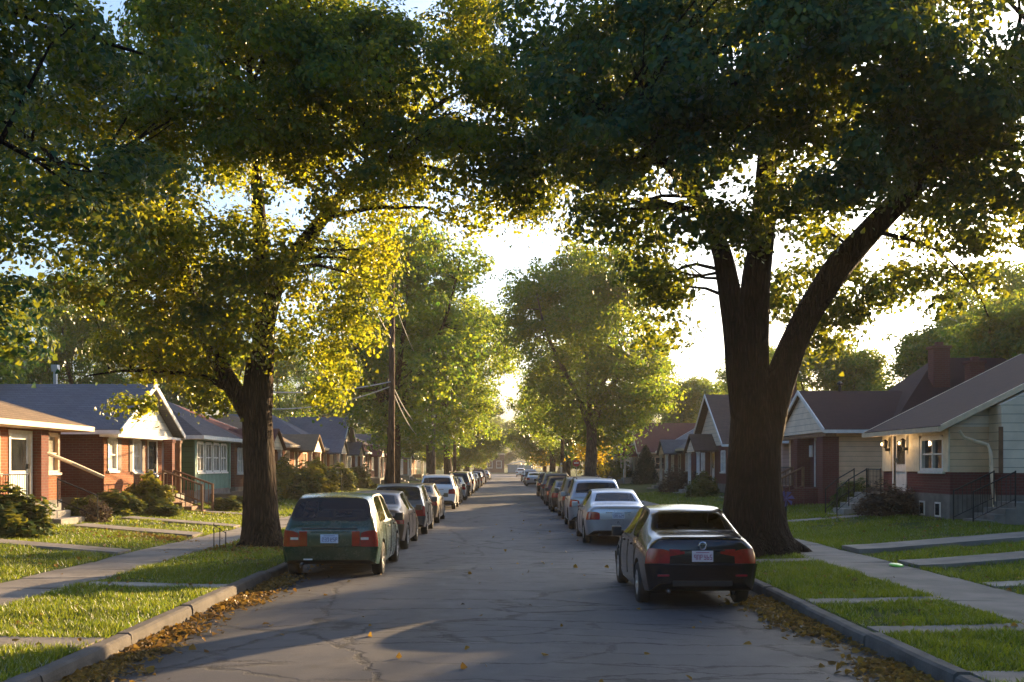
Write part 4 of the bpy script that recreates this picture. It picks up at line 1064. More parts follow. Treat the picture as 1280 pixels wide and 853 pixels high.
h.rail([(12.2, 35.15, 1.2), (11.6, 35.15, .85), (11.2, 35.15, .5)], .8, bal=.4); h.rail([(12.2, 36.4, 1.2), (11.6, 36.4, .85), (11.2, 36.4, .5)], .8, bal=.4)
h.steps(13.9, 12.7, 28.3, 29.6, 1.1, 4, CONC_D); b = MB(); b.box(13.9, 16.5, 28.3, 29.6, .2, 1.1); b.build('side_landing', CONC_D, h.e)
h.rail([(13.9, 28.35, 1.1), (12.75, 28.35, .55)], .85, bal=.14); h.rail([(13.9, 29.6, 1.1), (12.75, 29.6, .55)], .85, bal=.14)
# lanterns, one lit
for yy, lit in ((34.3, True), (35.88, True)):
    b = MB(); b.box(13.1, 13.245, yy-.05, yy+.05, 2.62, 2.72); b.lathe([(0, .03), (.02, .07), (.2, .09), (.24, .1), (.3, .02)], (13.1, yy, 2.72), 'z', 8)
    lo = b.build('wall_lantern', DARKMETAL, h.e)
    b = MB(); b.lathe([(0, .001), (.015, .03), (.06, .042), (.1, .03), (.12, .001)], (12.98, yy, 2.8), 'z', 10)
    b.build('bulb', emit_mat('lit lantern bulb', (1, .62, .25), 2.2 if lit else .7), lo, smooth=True)
    pl = bpy.data.lights.new('porch_lamp', 'POINT'); pl.energy = 4 if lit else 1; pl.color = (1, .62, .28); pl.shadow_soft_size = .08
    po = bpy.data.objects.new('porch_lamp', pl); C.objects.link(po); po.location = (12.8, yy, 2.85)

# R2 gable front house with brick porch
h = House('gable_house', 'maroon roofed house with white gable and brick entry porch', 1, 13.3, 25, 42.2, 48.8, 1.2, 3.6)
h.body(SID_CREAM, near=[])
h.roof('gx', 5.4, ROOF_MAROON, .45, fo=.5, trim=WHITE)
h.gable('f', 42.0, 49.0, 3.5, 5.25, SID_WHITE, c=12.95)
b = MB(); b.box(12.85, 13.3, 41.8, 49.2, 3.3, 3.45); b.build('porch_beam', WOOD, h.e)
b = MB(); h.bx(b, 'f', 42.9, 48.4, 1.2, 3.3, .004, .03); b.build('porch_back_wall', BRICK_C, h.e)
b = MB(); b.box(13.0, 13.5, 42.12, 42.197, .5, 3.3); b.box(12.85, 13.296, 42.13, 43.0, .5, 3.3); b.build('brick_pier', BRICK_C, h.e)
b = MB(); b.box(12.7, 13.26, 45.3, 45.85, .5, 3.3); b.build('brick_pier', BRICK_C, h.e)
h.door('f', 43.5, 44.5, 1.22, 3.2, mat('dark door', (.05, .02, .02), .6), c=13.26)
h.porch(13.3, 12.3, 42.8, 47.9, 1.2, BRICK_C); h.steps(12.3, 10.9, 43.1, 44.5, 1.2, 5, BRICK_C)
h.rail([(12.35, 44.7, 1.2), (12.35, 47.8, 1.2)], .85, BLACKPL)
for yy in (43.02, 44.58):
    h.rail([(12.3, yy, 1.2), (10.9, yy, .5)], .85, WOOD, .3, .03, .06)
    b = MB(); b.prism([(12.3, yy-.08, .2), (12.3, yy-.08, 1.3), (10.85, yy-.08, .7), (10.85, yy-.08, .2)], (0, .16, 0)); b.build('stair_wall', BRICK_C, h.e)
b = MB(); b.box(13.2, 13.26, 44.9, 45.25, 2.5, 3.0); b.build('hanging_lamp', WHITE, h.e)
r = MB()     # taller hipped roof behind
for q in ([(15.5, 41.8, 3.7), (25.4, 41.8, 3.7), (22, 46, 6.9), (19, 46, 6.9)], [(15.5, 50.2, 3.7), (25.4, 50.2, 3.7), (22, 46, 6.9), (19, 46, 6.9)], [(15.5, 41.8, 3.7), (15.5, 50.2, 3.7), (19, 46, 6.9)], [(25.4, 41.8, 3.7), (25.4, 50.2, 3.7), (22, 46, 6.9)]): h.slab(r, q, .1)
r.build('rear_roof', ROOF_MAROON, h.e)
h.chimney(18.5, 44.4, 5, 7.1, BRICK_C, .7, .6); h.chimney(19.3, 42.8, 4, 6.3, BRICK_C, .6, .5)
b = MB(); b.tube([(14.6, 45.4, 5.2), (14.6, 45.4, 5.65)], .07, 8); b.lathe([(0, .07), (.02, .14), (.1, .12), (.16, .01)], (14.6, 45.4, 5.65), 'z', 8); b.build('roof_vent', DARKMETAL, h.ro)

bungalow('pinkish house seen between the big trunk and the maroon roof', 1, 51.8, 58, 13.8, SID_PINK, ROOF_GREY, 'gx', 5.7, depth=11)
bungalow('brown roofed brick house with white bay window right of the cars', 1, 60.5, 70, 13.0, BRICK_C, ROOF_BROWN, 'gx', 6.6, chim=(17, 62, 5, 7.6, BRICK_C), depth=12)
bungalow('house with broad blue grey roof and pale blue porch doors', 1, 74, 87, 13.2, BRICK_C, ROOF_BLUE, 'gy', 6.9, depth=11, wins=3, chim=(20, 76, 5, 7.6, BRICK_C))
bungalow('cream house with red roof behind the conical evergreen', 1, 96, 106, 12.6, SID_BEIGE, ROOF_RED, 'gx', 6.3, CREAM)
bungalow('hazy house past the red roof on the right', 1, 111, 120, 12.6, SID_WHITE, ROOF_GREY, 'gx', 6.0)
bungalow('pale hazy house beside the striped sign', 1, 126, 135, 12.6, SID_WHITE, ROOF_BLUE, 'gy', 6.0)
bungalow('farthest hazy house on the right side', 1, 145, 154, 12.6, BRICK_A, ROOF_GREY, 'gx', 6.0)
# end of the road
h = House('brick_building', 'flat brown brick building at the end of the road', -1, 0.4, 9, 296, 306, .3, 5.4, None)
h.body(BRICK_B, front=[]); b = MB(); b.box(-9.2, -.2, 295.7, 306.2, 5.4, 5.8); b.build('parapet', CREAM, h.e)
for k in range(3): h.window('n', -7.8+k*2.6, -6.4+k*2.6, 1.6, 3.6)
h = House('teal_shed', 'low teal shed closing the end of the road', 1, .6, 8.0, 298, 306, .3, 2.6, None)
h.body(mat('teal metal cladding', (.1, .2, .24), .6, .2, 2), front=[]); h.roof('gy', 3.6, ROOF_BLUE, .3); h.door('n', 3.6, 5.2, .3, 2.4, WHITE, pane=False)

# ------------------------------------------------------------------ cars
PAINT = {
 'green': paint_mat('dark green car paint', (.012, .045, .022), 0, .25), 'black': paint_mat('black car paint', (.003, .004, .007), .0, .2),
 'silver': paint_mat('silver car paint', (.42, .43, .47), .7, .32), 'white': paint_mat('white car paint', (.72, .71, .68), 0, .3),
 'bronze': paint_mat('bronze car paint', (.16, .1, .06), .5, .32), 'tan': paint_mat('tan car paint', (.2, .16, .11), .5, .35),
 'grey': paint_mat('grey car paint', (.12, .125, .13), .6, .32), 'maroon': paint_mat('dark red car paint', (.09, .015, .018), .3, .3),
 'blue': paint_mat('dark blue car paint', (.015, .025, .07), .3, .28), 'brown': paint_mat('dark brown car paint', (.055, .04, .032), .4, .3)}

# station: y, zs, zm, zb, zt, ws, wm, wb, wt
SEDAN = dict(L=4.55, st=[
    (0.00, .40, .69, .90, 1.00, .66, .76, .72, .60), (.10, .27, .68, .92, 1.065, .78, .855, .82, .68), (.66, .21, .62, .94, 1.09, .84, .88, .85, .70),
    (1.24, .20, .58, .95, 1.395, .85, .885, .845, .575), (1.9, .20, .58, .945, 1.46, .85, .885, .84, .60), (2.5, .20, .58, .935, 1.43, .85, .885, .84, .59),
    (3.30, .20, .58, .91, 1.02, .85, .885, .84, .72), (4.1, .22, .56, .80, .87, .83, .87, .80, .66), (4.45, .25, .52, .70, .76, .74, .80, .72, .58), (4.55, .34, .50, .62, .66, .62, .68, .62, .5)],
    rear=2, wind=5, rw=.11, lamp=.66, side=[(3, 4), (4, 6)], wheels=(.92, 3.62), wr=.315)
WAGON = dict(L=4.45, st=[
    (0.00, .36, .60, .90, .985, .72, .80, .78, .70), (.09, .28, .60, .93, 1.06, .80, .86, .84, .77), (.42, .24, .56, .99, 1.47, .84, .88, .855, .645),
    (.62, .22, .56, .99, 1.525, .85, .885, .855, .655), (1.7, .22, .56, .985, 1.545, .85, .885, .855, .66), (2.55, .22, .56, .975, 1.51, .85, .885, .85, .645),
    (3.2, .22, .56, .95, 1.06, .85, .885, .845, .74), (4.0, .24, .55, .87, .93, .84, .87, .82, .68), (4.36, .27, .52, .78, .83, .76, .82, .75, .6), (4.45, .36, .5, .66, .7, .66, .72, .66, .52)],
    rear=1, wind=5, lamp=.7, side=[(3, 4), (4, 6)], wheels=(.84, 3.52), wr=.32)
SUV = dict(L=4.6, st=[
    (0.00, .46, .78, 1.02, 1.10, .74, .84, .82, .74), (.09, .34, .78, 1.04, 1.16, .82, .90, .87, .79), (.38, .30, .66, 1.08, 1.60, .87, .92, .88, .67),
    (.62, .28, .66, 1.08, 1.665, .88, .925, .88, .68), (1.75, .28, .66, 1.07, 1.69, .88, .925, .88, .685), (2.6, .28, .66, 1.06, 1.65, .88, .925, .875, .67),
    (3.3, .28, .66, 1.04, 1.16, .88, .925, .87, .77), (4.15, .3, .64, .96, 1.03, .86, .9, .85, .72), (4.5, .32, .6, .86, .92, .78, .84, .78, .64), (4.6, .4, .58, .74, .8, .68, .74, .68, .55)],
    rear=1, wind=5, lamp=.68, side=[(3, 4), (4, 6)], wheels=(.9, 3.62), wr=.35)

def car_parts(sp):
    st = sp['st']; Lc = sp['L']; q = sp.get('lamp', .62); cols = (-1, -q, 0, q, 1)
    bm = bmesh.new(); cre = bm.edges.layers.float.new('crease_edge')
    rings = []
    for (y, zs, zm, zb, zt, ws, wm, wb, wt) in st:
        yy = y-Lc/2; c = .035 if zt > 1.2 else .02
        pts = [(x*ws, yy, zs) for x in cols] + [(wm, yy, zm), (wb, yy, zb)] + [(x*wt, yy, zt+c*(1-x*x)) for x in reversed(cols)] + [(-wb, yy, zb), (-wm, yy, zm)]
        rings.append([bm.verts.new(p) for p in pts])
    K = 14; F = {}
    for i in range(len(st)-1):
        for k in range(K):
            k2 = (k+1) % K
            f = bm.faces.new((rings[i][k], rings[i][k2], rings[i+1][k2], rings[i+1][k])); F[(i, k)] = f
    def cap(r, sgn, bulge):
        y = r[0].co.y; s = [r[j] for j in range(5)]
        m = [r[13]]+[bm.verts.new((x*r[5].co.x, y+sgn*bulge*(1-x*x), r[5].co.z)) for x in cols[1:4]]+[r[5]]
        b_ = [r[12]]+[bm.verts.new((x*r[6].co.x, y+sgn*bulge*(1-x*x), r[6].co.z)) for x in cols[1:4]]+[r[6]]
        t = [r[11], r[10], r[9], r[8], r[7]]; out = {}
        for nm, (a, c) in (('low', (s, m)), ('mid', (m, b_)), ('top', (b_, t))):
            for j in range(4): out[(nm, j)] = bm.faces.new((a[j], a[j+1], c[j+1], c[j]))
        return out
    rc = cap(rings[0], -1, .05); fc = cap(rings[-1], 1, .06)
    for f in bm.faces: f.material_index = 0
    for j in range(4): rc[('low', j)].material_index = 6; fc[('low', j)].material_index = 6
    for k in (4, 13): F[(0, k)].material_index = 6; F[(len(st)-2, k)].material_index = 6; F[(len(st)-3, k)].material_index = 6
    for j in (0, 3): rc[('mid', j)].material_index = 4; fc[('mid', j)].material_index = 5; 
    F[(0, 5)].material_index = 4; F[(0, 12)].material_index = 4
    F[(len(st)-2, 5)].material_index = 5; F[(len(st)-2, 12)].material_index = 5
    for i in range(len(st)-1):
        for k in range(4): F[(i, k)].material_index = 7
    bmesh.ops.recalc_face_normals(bm, faces=bm.faces)
    # windows: inset regions
    def inset(fs, th, mi, rim=None):
        res = bmesh.ops.inset_region(bm, faces=fs, thickness=th, depth=0, use_even_offset=True, use_boundary=True)
        for f in fs: f.material_index = mi
        if rim is not None:
            for f in res['faces']: f.material_index = rim
    inset([F[(sp['rear'], k)] for k in (7, 8, 9, 10)], sp.get('rw', .075), 1, sp.get('rim'))
    inset([F[(sp['wind'], k)] for k in (7, 8, 9, 10)], .07, 2)
    for (i, j) in sp['side']:
        for k in (6, 11): inset([F[(ii, k)] for ii in range(i, j)], .04, 3, 9)
    cv = bm.verts.layers.float.new('crease_vert')
    for v_ in bm.verts:
        ms = [f.material_index for f in v_.link_faces]
        if any(m_ in (1, 2, 3) for m_ in ms) and len(v_.link_faces) >= 3 and sum(m_ in (1, 2, 3) for m_ in ms) == 1: v_[cv] = .55
    bm.normal_update()
    for e in bm.edges:
        if len(e.link_faces) == 2:
            a, c = e.link_faces; v = 0
            ang = e.calc_face_angle(0)
            if a.material_index != c.material_index: v = 1.0 if {a.material_index, c.material_index} & {1, 2, 3, 9} else (.45 if {a.material_index, c.material_index} == {0, 6} else .75)
            elif ang > .9: v = .3
            elif ang > .5: v = .12
            e[cre] = v
    me = bpy.data.meshes.new('car'); bm.to_mesh(me); bm.free()
    for k in range(10): me.materials.append(None)
    o = bpy.data.objects.new('tmp', me); C.objects.link(o)
    s = o.modifiers.new('s', 'SUBSURF'); s.levels = 2; s.render_levels = 2
    cuts = []
    for wy in sp['wheels']:
        cb = MB(); cb.lathe([(-1.2, .001), (-1.2, sp['wr']+.06), (1.2, sp['wr']+.06), (1.2, .001)], (0, wy-Lc/2, sp['wr']+.005), 'x', 32)
        cm = cb.mesh('cut'); bmc = bmesh.new(); bmc.from_mesh(cm); bmesh.ops.remove_doubles(bmc, verts=bmc.verts, dist=.003); bmesh.ops.recalc_face_normals(bmc, faces=bmc.faces)
        for f in bmc.faces: f.material_index = 8
        bmc.to_mesh(cm); bmc.free()
        for k in range(10): cm.materials.append(None)
        c_ = bpy.data.objects.new('cut', cm); C.objects.link(c_); cuts.append(c_)
        b_ = o.modifiers.new('b', 'BOOLEAN'); b_.operation = 'DIFFERENCE'; b_.solver = 'EXACT'; b_.object = c_
    dg = bpy.context.evaluated_depsgraph_get(); dg.update()
    ev = bpy.data.meshes.new_from_object(o.evaluated_get(dg))
    for c_ in cuts: bpy.data.objects.remove(c_)
    bpy.data.objects.remove(o)
    parts = {}
    src = bmesh.new(); src.from_mesh(ev)
    def sub(idx, test=None):
        b = src.copy(); b.faces.ensure_lookup_table()
        bmesh.ops.delete(b, geom=[f for f in b.faces if not (f.material_index in idx and (test is None or test(f.calc_center_median())))], context='FACES')
        for f in b.faces: f.smooth = True; f.material_index = 0
        return b
    def out(nm, b):
        m_ = bpy.data.meshes.new(nm)
        if len(b.faces): b.to_mesh(m_)
        b.free(); return m_
    parts['body'] = out('body', sub((0,)))
    parts['underbody'] = out('underbody', sub((7, 8)))
    parts['window_trim'] = [out('window_trim', sub((9,), lambda c, sgn=sgn: c.x*sgn > 0.25 and c.y > -Lc/2+.62)) for sgn in (-1, 1)] + [out('rear_window_trim', sub((9,), lambda c: c.y <= -Lc/2+.62))]
    parts['rear_window'] = out('rear_window', sub((1,))); parts['windscreen'] = out('windscreen', sub((2,)))
    parts['side_window'] = [out('side_window', sub((3,), lambda c, sgn=sgn, a=a, b=b: c.x*sgn > 0 and a <= c.y < b)) for sgn in (-1, 1) for a, b in [(st[i][0]-Lc/2, st[j][0]-Lc/2) for i, j in sp['side']]]
    parts['tail_light'] = [out('tail_light', sub((4,), lambda c, sgn=sgn: c.x*sgn > 0)) for sgn in (-1, 1)]
    parts['headlight'] = [out('headlight', sub((5,), lambda c, sgn=sgn: c.x*sgn > 0)) for sgn in (-1, 1)]
    for nm, sg in (('rear_bumper', -1), ('front_bumper', 1)):
        b = sub((6,), lambda c, sg=sg: c.y*sg > 0); b.normal_update()
        for v in b.verts: v.co += v.normal*.016; v.co.y += sg*.018
        parts[nm] = out(nm, b)
    src.free(); return parts
CARP = {'sedan': car_parts(SEDAN), 'wagon': car_parts(dict(WAGON, rim=9)), 'suv': car_parts(SUV)}
SPEC = {'sedan': SEDAN, 'wagon': WAGON, 'suv': SUV}
CACHE = {}
def cached(key, fn):
    if key not in CACHE: CACHE[key] = fn()
    return CACHE[key]

def wheel_mesh(r):
    t = MB(); t.lathe([(-.095, r*.62), (-.1, r*.8), (-.095, r*.93), (-.07, r), (.07, r), (.095, r*.93), (.1, r*.8), (.095, r*.62)], (0, 0, 0), 'x', 28)
    m = MB()
    m.lathe([(.06, .001), (.075, .05), (.07, .07), (.05, .075), (.05, r*.5), (.085, r*.56), (.088, r*.63), (-.09, r*.63), (-.09, r*.4), (-.06, .001)], (0, 0, 0), 'x', 28)
    for k in range(7):
        a = k*2*math.pi/7; ca, sa = math.cos(a), math.sin(a); na, nb = -sa, ca
        p = [(.055, ca*.06+na*.03, sa*.06+nb*.03), (.055, ca*.06-na*.03, sa*.06-nb*.03), (.08, ca*r*.57-na*.022, sa*r*.57-nb*.022), (.08, ca*r*.57+na*.022, sa*r*.57+nb*.022)]
        m.prism(p, (.014, 0, 0))
    a = t.mesh('tyre', smooth=True); a.materials.append(RUBBER); b = m.mesh('rim'); b.materials.append(RIM); return a, b

def glyph(mb, x, y, z, w_, h_, rnd):
    segs = [((0, 0), (0, .5)), ((0, .5), (0, 1)), ((1, 0), (1, .5)), ((1, .5), (1, 1)), ((0, 1), (1, 1)), ((0, .5), (1, .5)), ((0, 0), (1, 0))]
    for (a, c) in rnd.sample(segs, 5):
        x0, x1 = sorted((x+a[0]*w_, x+c[0]*w_)); z0, z1 = sorted((z+a[1]*h_, z+c[1]*h_)); q = .005
        mb.box(x0-q, x1+q, y-.002, y, z0-q, z1+q)

def make_car(kind, colour, x, y, label, rz=0, cat='car', sc=(1, 1, 1), name='parked_car', detail=True, plate=None, flip=False, glass=None):
    """y = rear bumper position along the street"""
    sp = SPEC[kind]; P = CARP[kind]; Lc = sp['L']; st = sp['st']
    e = empty(name, (x, y+Lc*sc[1]/2, road_z(x)), label, cat, 'cars parked along the kerb', rz+(math.pi if flip else 0)); e.scale = sc
    pm = PAINT[colour]; gm = glass or GLASS
    def put(nm, me, m, parent=None):
        if me is None or len(me.polygons) == 0: return None
        o = bpy.data.objects.new(nm, me); C.objects.link(o); o.parent = parent or e
        if not me.materials: me.materials.append(m)
        o.material_slots[0].link = 'OBJECT'; o.material_slots[0].material = m
        return o
    put('body', P['body'], pm); put('rear_bumper', P['rear_bumper'], pm); put('front_bumper', P['front_bumper'], pm)
    put('underbody', P['underbody'], BLACKPL); 
    for m_ in P['window_trim']: put(m_.name.split('.')[0], m_, BLACKPL)
    put('rear_window', P['rear_window'], gm); put('windscreen', P['windscreen'], GLASS)
    for m_ in P['side_window']: put('side_window', m_, gm)
    for m_ in P['tail_light']: put('tail_light', m_, TAIL)
    for m_ in P['headlight']: put('headlight', m_, HEAD)
    tm, rm = cached(('wheel', kind), lambda: wheel_mesh(sp['wr']))
    for wy in sp['wheels']:
        for sx in (-1, 1):
            w_ = put('wheel', tm, RUBBER); w_.location = (sx*.775, wy-Lc/2, sp['wr']); w_.rotation_euler = (0, 0, 0 if sx > 0 else math.pi)
            put('rim', rm, RIM, w_)
    def mirrors(sx):
        b = MB(); yy = st[sp['wind']+1][0]-Lc/2-.42; z = st[sp['wind']+1][3]+.06
        b.box(sx*.84, sx*.9, yy-.03, yy+.03, z-.03, z+.03); b.box(sx*.89, sx*1.06, yy-.07, yy+.05, z-.06, z+.1); return b.mesh('mirror', bevel=.022)
    for sx in (-1, 1): put('mirror', cached((kind, 'mirror', sx), lambda: mirrors(sx)), BLACKPL if colour in ('black', 'green') else pm)
    def handles(sx, k):
        b = MB(); yy = (1.75 if k == 0 else 2.75)-Lc/2; z = st[3][3]-.1; xx = sx*(st[3][7]+.012)
        b.box(xx-.015, xx+.015, yy, yy+.17, z-.018, z+.018); return b.mesh('door_handle', bevel=.008)
    def seatm(xx, yy, w2):
        b = MB(); b.box(xx-w2, xx+w2, yy-.07, yy+.08, .5, 1.0); b.box(xx-.13, xx+.13, yy-.05, yy+.05, .98, 1.2); b.box(xx-w2, xx+w2, yy, yy+.5, .42, .56); return b.mesh('seat', bevel=.03)
    for q, (xx, yy, w2) in enumerate(((-.38, .1, .24), (.38, .1, .24), (-.33, -.85, .3), (.33, -.85, .3))): put('seat', cached((kind, 'seat', q), lambda: seatm(xx, yy, w2)), SEATM)
    def dash():
        b = MB(); b.box(-.68, .68, 1.05, 1.3, .6, .95); return b.mesh('dashboard', bevel=.03)
    put('dashboard', cached((kind, 'dash'), dash), SEATM)
    if y < 70:
        for sx in (-1, 1):
            for k in (0, 1): put('door_handle', cached((kind, 'h', sx, k), lambda: handles(sx, k)), BLACKPL if colour != 'white' else pm)
        def seam(sx, yy):
            me = P['body']; b = MB(); pts = []
            zs = [.34+.05*k for k in range(14)]
            for z in zs:
                if z > st[3][3]-.03: break
                hits = [v.co.x for v in me.vertices if abs(v.co.y-yy) < .13 and abs(v.co.z-z) < .07 and v.co.x*sx > .5]
                if hits: pts.append((sx*max(abs(h) for h in hits)+sx*.001, yy, z))
            if len(pts) > 3: b.tube(pts, .007, 4)
            return b.mesh('door_seam') if b.v else None
        for sx in (-1, 1):
            for q, yy in enumerate((1.3, 2.2, 3.2)):
                sm_ = cached((kind, 'seam', sx, q), lambda: seam(sx, yy-Lc/2))
                if sm_: put('door_seam', sm_, BLACKPL)
    zp = (st[0][2]+st[0][3])/2
    def platem():
        b = MB(); b.box(-.16, .16, -Lc/2-.062, -Lc/2-.045, zp-.08, zp+.08); return b.mesh('licence_plate', bevel=.006)
    pl = put('licence_plate', cached((kind, 'plate'), platem), plate or PLATEW)
    if y < 36:
        rnd = random.Random(int(y*10)); b = MB()
        for k in range(6): glyph(b, -.125+k*.045+(.012 if k > 2 else 0), -Lc/2-.0625, zp-.045, .026, .065, rnd)
        b.box(-.1, .1, -Lc/2-.0645, -Lc/2-.0625, zp+.05, zp+.06)
        put('plate_lettering', b.mesh('plate_lettering'), PLATEINKR if plate is PLATEP else PLATEINK, pl)
    # plate recess / boot trim and exhaust
    def trim():
        b = MB(); b.box(-.34, .34, -Lc/2-.055, -Lc/2-.03, st[0][3]-.035, st[0][3]-.01); return b.mesh('boot_trim', bevel=.006)
    put('boot_trim', cached((kind, 'trim'), trim), CHROME if colour in ('silver', 'white', 'grey') else pm)
    def exh():
        b = MB(); b.tube([(-.5, -Lc/2-.02, .28), (-.5, -Lc/2+.3, .28)], .03, 8); return b.mesh('exhaust', smooth=True)
    put('exhaust', cached((kind, 'exh'), exh), STEELCAP)
    if kind == 'suv':
        def rails(sx):
            b = MB(); b.tube([(sx, -1.5, 1.64), (sx, -1.4, 1.71), (sx, .2, 1.735), (sx, .32, 1.67)], .018, 6)
            return b.mesh('roof_rail', smooth=True)
        for sx in (-.6, .6): put('roof_rail', cached(('rails', sx), lambda: rails(sx)), BLACKPL)
    return e
def road_z(x): return .05*(1-((x+.08)/4.3)**2)-.03

g = make_car('wagon', 'green', -3.28, 19.4, 'dark green station wagon parked beside the left maple trunk', sc=(1.04, 1, 1.01), plate=PLATEW)
# extras on the green wagon
b = MB(); Lw = WAGON['L']
b.tube([(.05, -1.1, 1.56), (.05, -1.25, 2.0)], .006, 5); o = b.build('antenna', BLACKPL, None); o.parent = g
b = MB(); b.tube([(0, -Lw/2+.1, 1.1), (.05, -Lw/2+.16, 1.13), (.42, -Lw/2+.18, 1.16)], .012, 5); o = b.build('rear_wiper', BLACKPL, None); o.parent = g
for sx in (-1, 1):
    b = MB(); b.box(sx*.56, sx*.70, -Lw/2-.03, -Lw/2+.0, .73, .775); o = b.build('reversing_lamp', TAILW, None); o.parent = g
    b = MB(); b.box(sx*.40, sx*.545, -Lw/2-.045, -Lw/2-.0, .61, .89); o = b.build('inner_tail_lamp', TAIL, None, bevel=.008); o.parent = g
b = MB(); b.box(-.50, .50, -Lw/2-.052, -Lw/2-.03, .925, .945); o = b.build('tailgate_lip', BLACKPL, None); o.parent = g
b = MB(); b.box(-.46, -.30, -Lw/2-.075, -Lw/2-.06, .36, .385); o = b.build('bumper_sticker', WHITE, None); o.parent = g
g2 = make_car('sedan', 'black', 2.86, 15.15, 'glossy black sedan parked in front of the huge maple on the right', sc=(.96, 1, 1.0), plate=PLATEP)
b = MB(); Ls = SEDAN['L']
b.box(-.6, .6, -Ls/2+.03, -Ls/2+.05, 1.055, 1.07); o = b.build('boot_spoiler', PAINT['black'], None, bevel=.006); o.parent = g2
b = MB(); b.lathe([(-.012, .05), (0, .062), (.012, .05), (0, .042), (-.012, .05)], (0, -Ls/2-.06, .95), 'y', 20)
b.box(-.04, .04, -Ls/2-.064, -Ls/2-.056, .965, .975); b.box(-.006, .006, -Ls/2-.064, -Ls/2-.056, .92, .97)
o = b.build('emblem', CHROME, None); o.parent = g2
for sx in (-1, 1):
    b = MB(); b.prism([(sx*.27, -Ls/2-.052, .83), (sx*.50, -Ls/2-.04, .79), (sx*.50, -Ls/2-.04, .9), (sx*.27, -Ls/2-.052, .89)], (0, .03, 0)); o = b.build('inner_tail_lamp', TAIL, None, bevel=.006); o.parent = g2

for sx in (-1, 1):
    b = MB(); b.box(sx*.50, sx*.68, -Ls/2-.045, -Ls/2-.02, .5, .53); o = b.build('bumper_reflector', TAIL, None, bevel=.006); o.parent = g2
b = MB(); b.box(-.45, .45, -Ls/2-.075, -Ls/2-.04, .36, .44); o = b.build('bumper_grille', BLACKPL, None, bevel=.01); o.parent = g2
b = MB(); b.box(-.6, .6, -Ls/2-.085, -Ls/2-.06, .665, .68); o = b.build('bumper_lip', PAINT['black'], None, bevel=.006); o.parent = g2
right = [('sedan', 'silver', 3.0, 27.6, 'silver sedan parked ahead of the black sedan'), ('suv', 'silver', 3.0, 34.0, 'silver crossover tucked just past the silver sedan'), ('suv', 'tan', 3.1, 40.5, 'tan sport utility vehicle past the silver crossover'),
 ('sedan', 'brown', 2.95, 47.0, 'dark brown sedan with bright tail lamp past the tan vehicle'), ('wagon', 'maroon', 3.0, 54.5, 'dark red wagon with pale rear window on the right'), ('suv', 'grey', 3.1, 62.5, 'dark grey vehicle behind the dark red wagon'),
 ('suv', 'black', 3.1, 72, 'black vehicle in the middle of the right row'), ('sedan', 'silver', 3.0, 108, 'pale sedan standing alone far down the right row'), ('wagon', 'blue', 3.0, 117, 'dark blue wagon just past the pale far sedan'), ('suv', 'white', 3.1, 130, 'white vehicle in the far right row'),
 ('sedan', 'tan', 3.0, 142, 'yellowish tan sedan in the far right row'), ('suv', 'white', 3.0, 205, 'white van shaped vehicle at the road end on the right')]
left = [('sedan', 'bronze', -3.35, 25.6, 'bronze sedan ahead of the green wagon'), ('wagon', 'grey', -3.3, 31.4, 'dark grey wagon just past the bronze sedan'), ('sedan', 'tan', -3.3, 37.6, 'sunlit tan sedan short of the white vehicle'),
 ('suv', 'white', -3.3, 50, 'white sport utility vehicle right of the utility pole'), ('wagon', 'brown', -3.35, 56.5, 'brown wagon just past the white vehicle'), ('sedan', 'silver', -3.3, 63, 'silver sedan past the brown wagon on the left'), ('suv', 'black', -3.3, 71, 'black vehicle in the left row past the silver sedan'),
 ('suv', 'white', -3.3, 79, 'white vehicle past the black one in the left row'), ('sedan', 'tan', -3.3, 88, 'golden tan sedan in the left row'), ('sedan', 'black', -3.3, 98, 'black sedan in the far left row'), ('wagon', 'blue', -3.3, 108, 'blue wagon in the far left row'),
 ('sedan', 'white', -3.3, 118, 'white sedan in the far left row'), ('suv', 'maroon', -3.3, 128, 'dark red vehicle in the far left row'), ('sedan', 'silver', -3.3, 160, 'silver sedan last but one on the left'), ('wagon', 'grey', -3.3, 170, 'grey wagon last in the left row')]
for (k, c_, x, y, lab) in right+left: make_car(k, c_, x, y, lab, rz=random.uniform(-.012, .012))

# ------------------------------------------------------------------ utility poles, wires, small things
POLEM = bark_mat('creosoted pole wood', (.07, .045, .032), (.2, .13, .09))
POLEG = bark_mat('silvered pole wood', (.12, .1, .085), (.26, .22, .19))
def upole(x, y, h_, r, label, m, arms=True):
    e = empty('utility_pole', (x, y, .13), label, 'pole', 'utility poles along the verges')
    b = MB(); b.tube([(x, y, -.3), (x+.02, y, h_*.5), (x+.05, y, h_)], [r*1.1, r*.95, r*.72], 14); b.build('pole', m, e, smooth=True)
    if arms:
        b = MB(); b.box(x-.7, x+.8, y-.16, y-.06, h_-.6, h_-.48); b.build('crossarm', GREYWOOD, e)
        for k in range(4):
            b = MB(); xx = x-.6+k*.43; b.lathe([(0, .02), (.06, .05), (.1, .03), (.16, .05), (.2, .02)], (xx, y-.11, h_-.48), 'z', 8); b.build('insulator', WHITE, e, smooth=True)
    b = MB(); b.box(x-r-.05, x-r+.03, y-.08, y+.08, 5.6, 5.9); b.build('bracket', DARKMETAL, e)
    return e
upole(-4.95, 45, 10.0, .145, 'brown wooden utility pole beside the left row of cars', POLEM, False)
upole(-5.0, 72, 9.0, .13, 'thin pale utility pole past the white vehicle', POLEG)
upole(-5.1, 104, 9.4, .17, 'distant utility pole over the far left cars', POLEM)
upole(5.0, 92, 9.4, .16, 'reddish utility pole with white notice left of the broad maple', POLEM)
b = MB(); b.box(4.83, 5.0, 91.80, 91.815, 1.2, 2.4); o = b.build('paper_notice', WHITE); tag(o, 'white notice fixed to the reddish utility pole', 'notice')
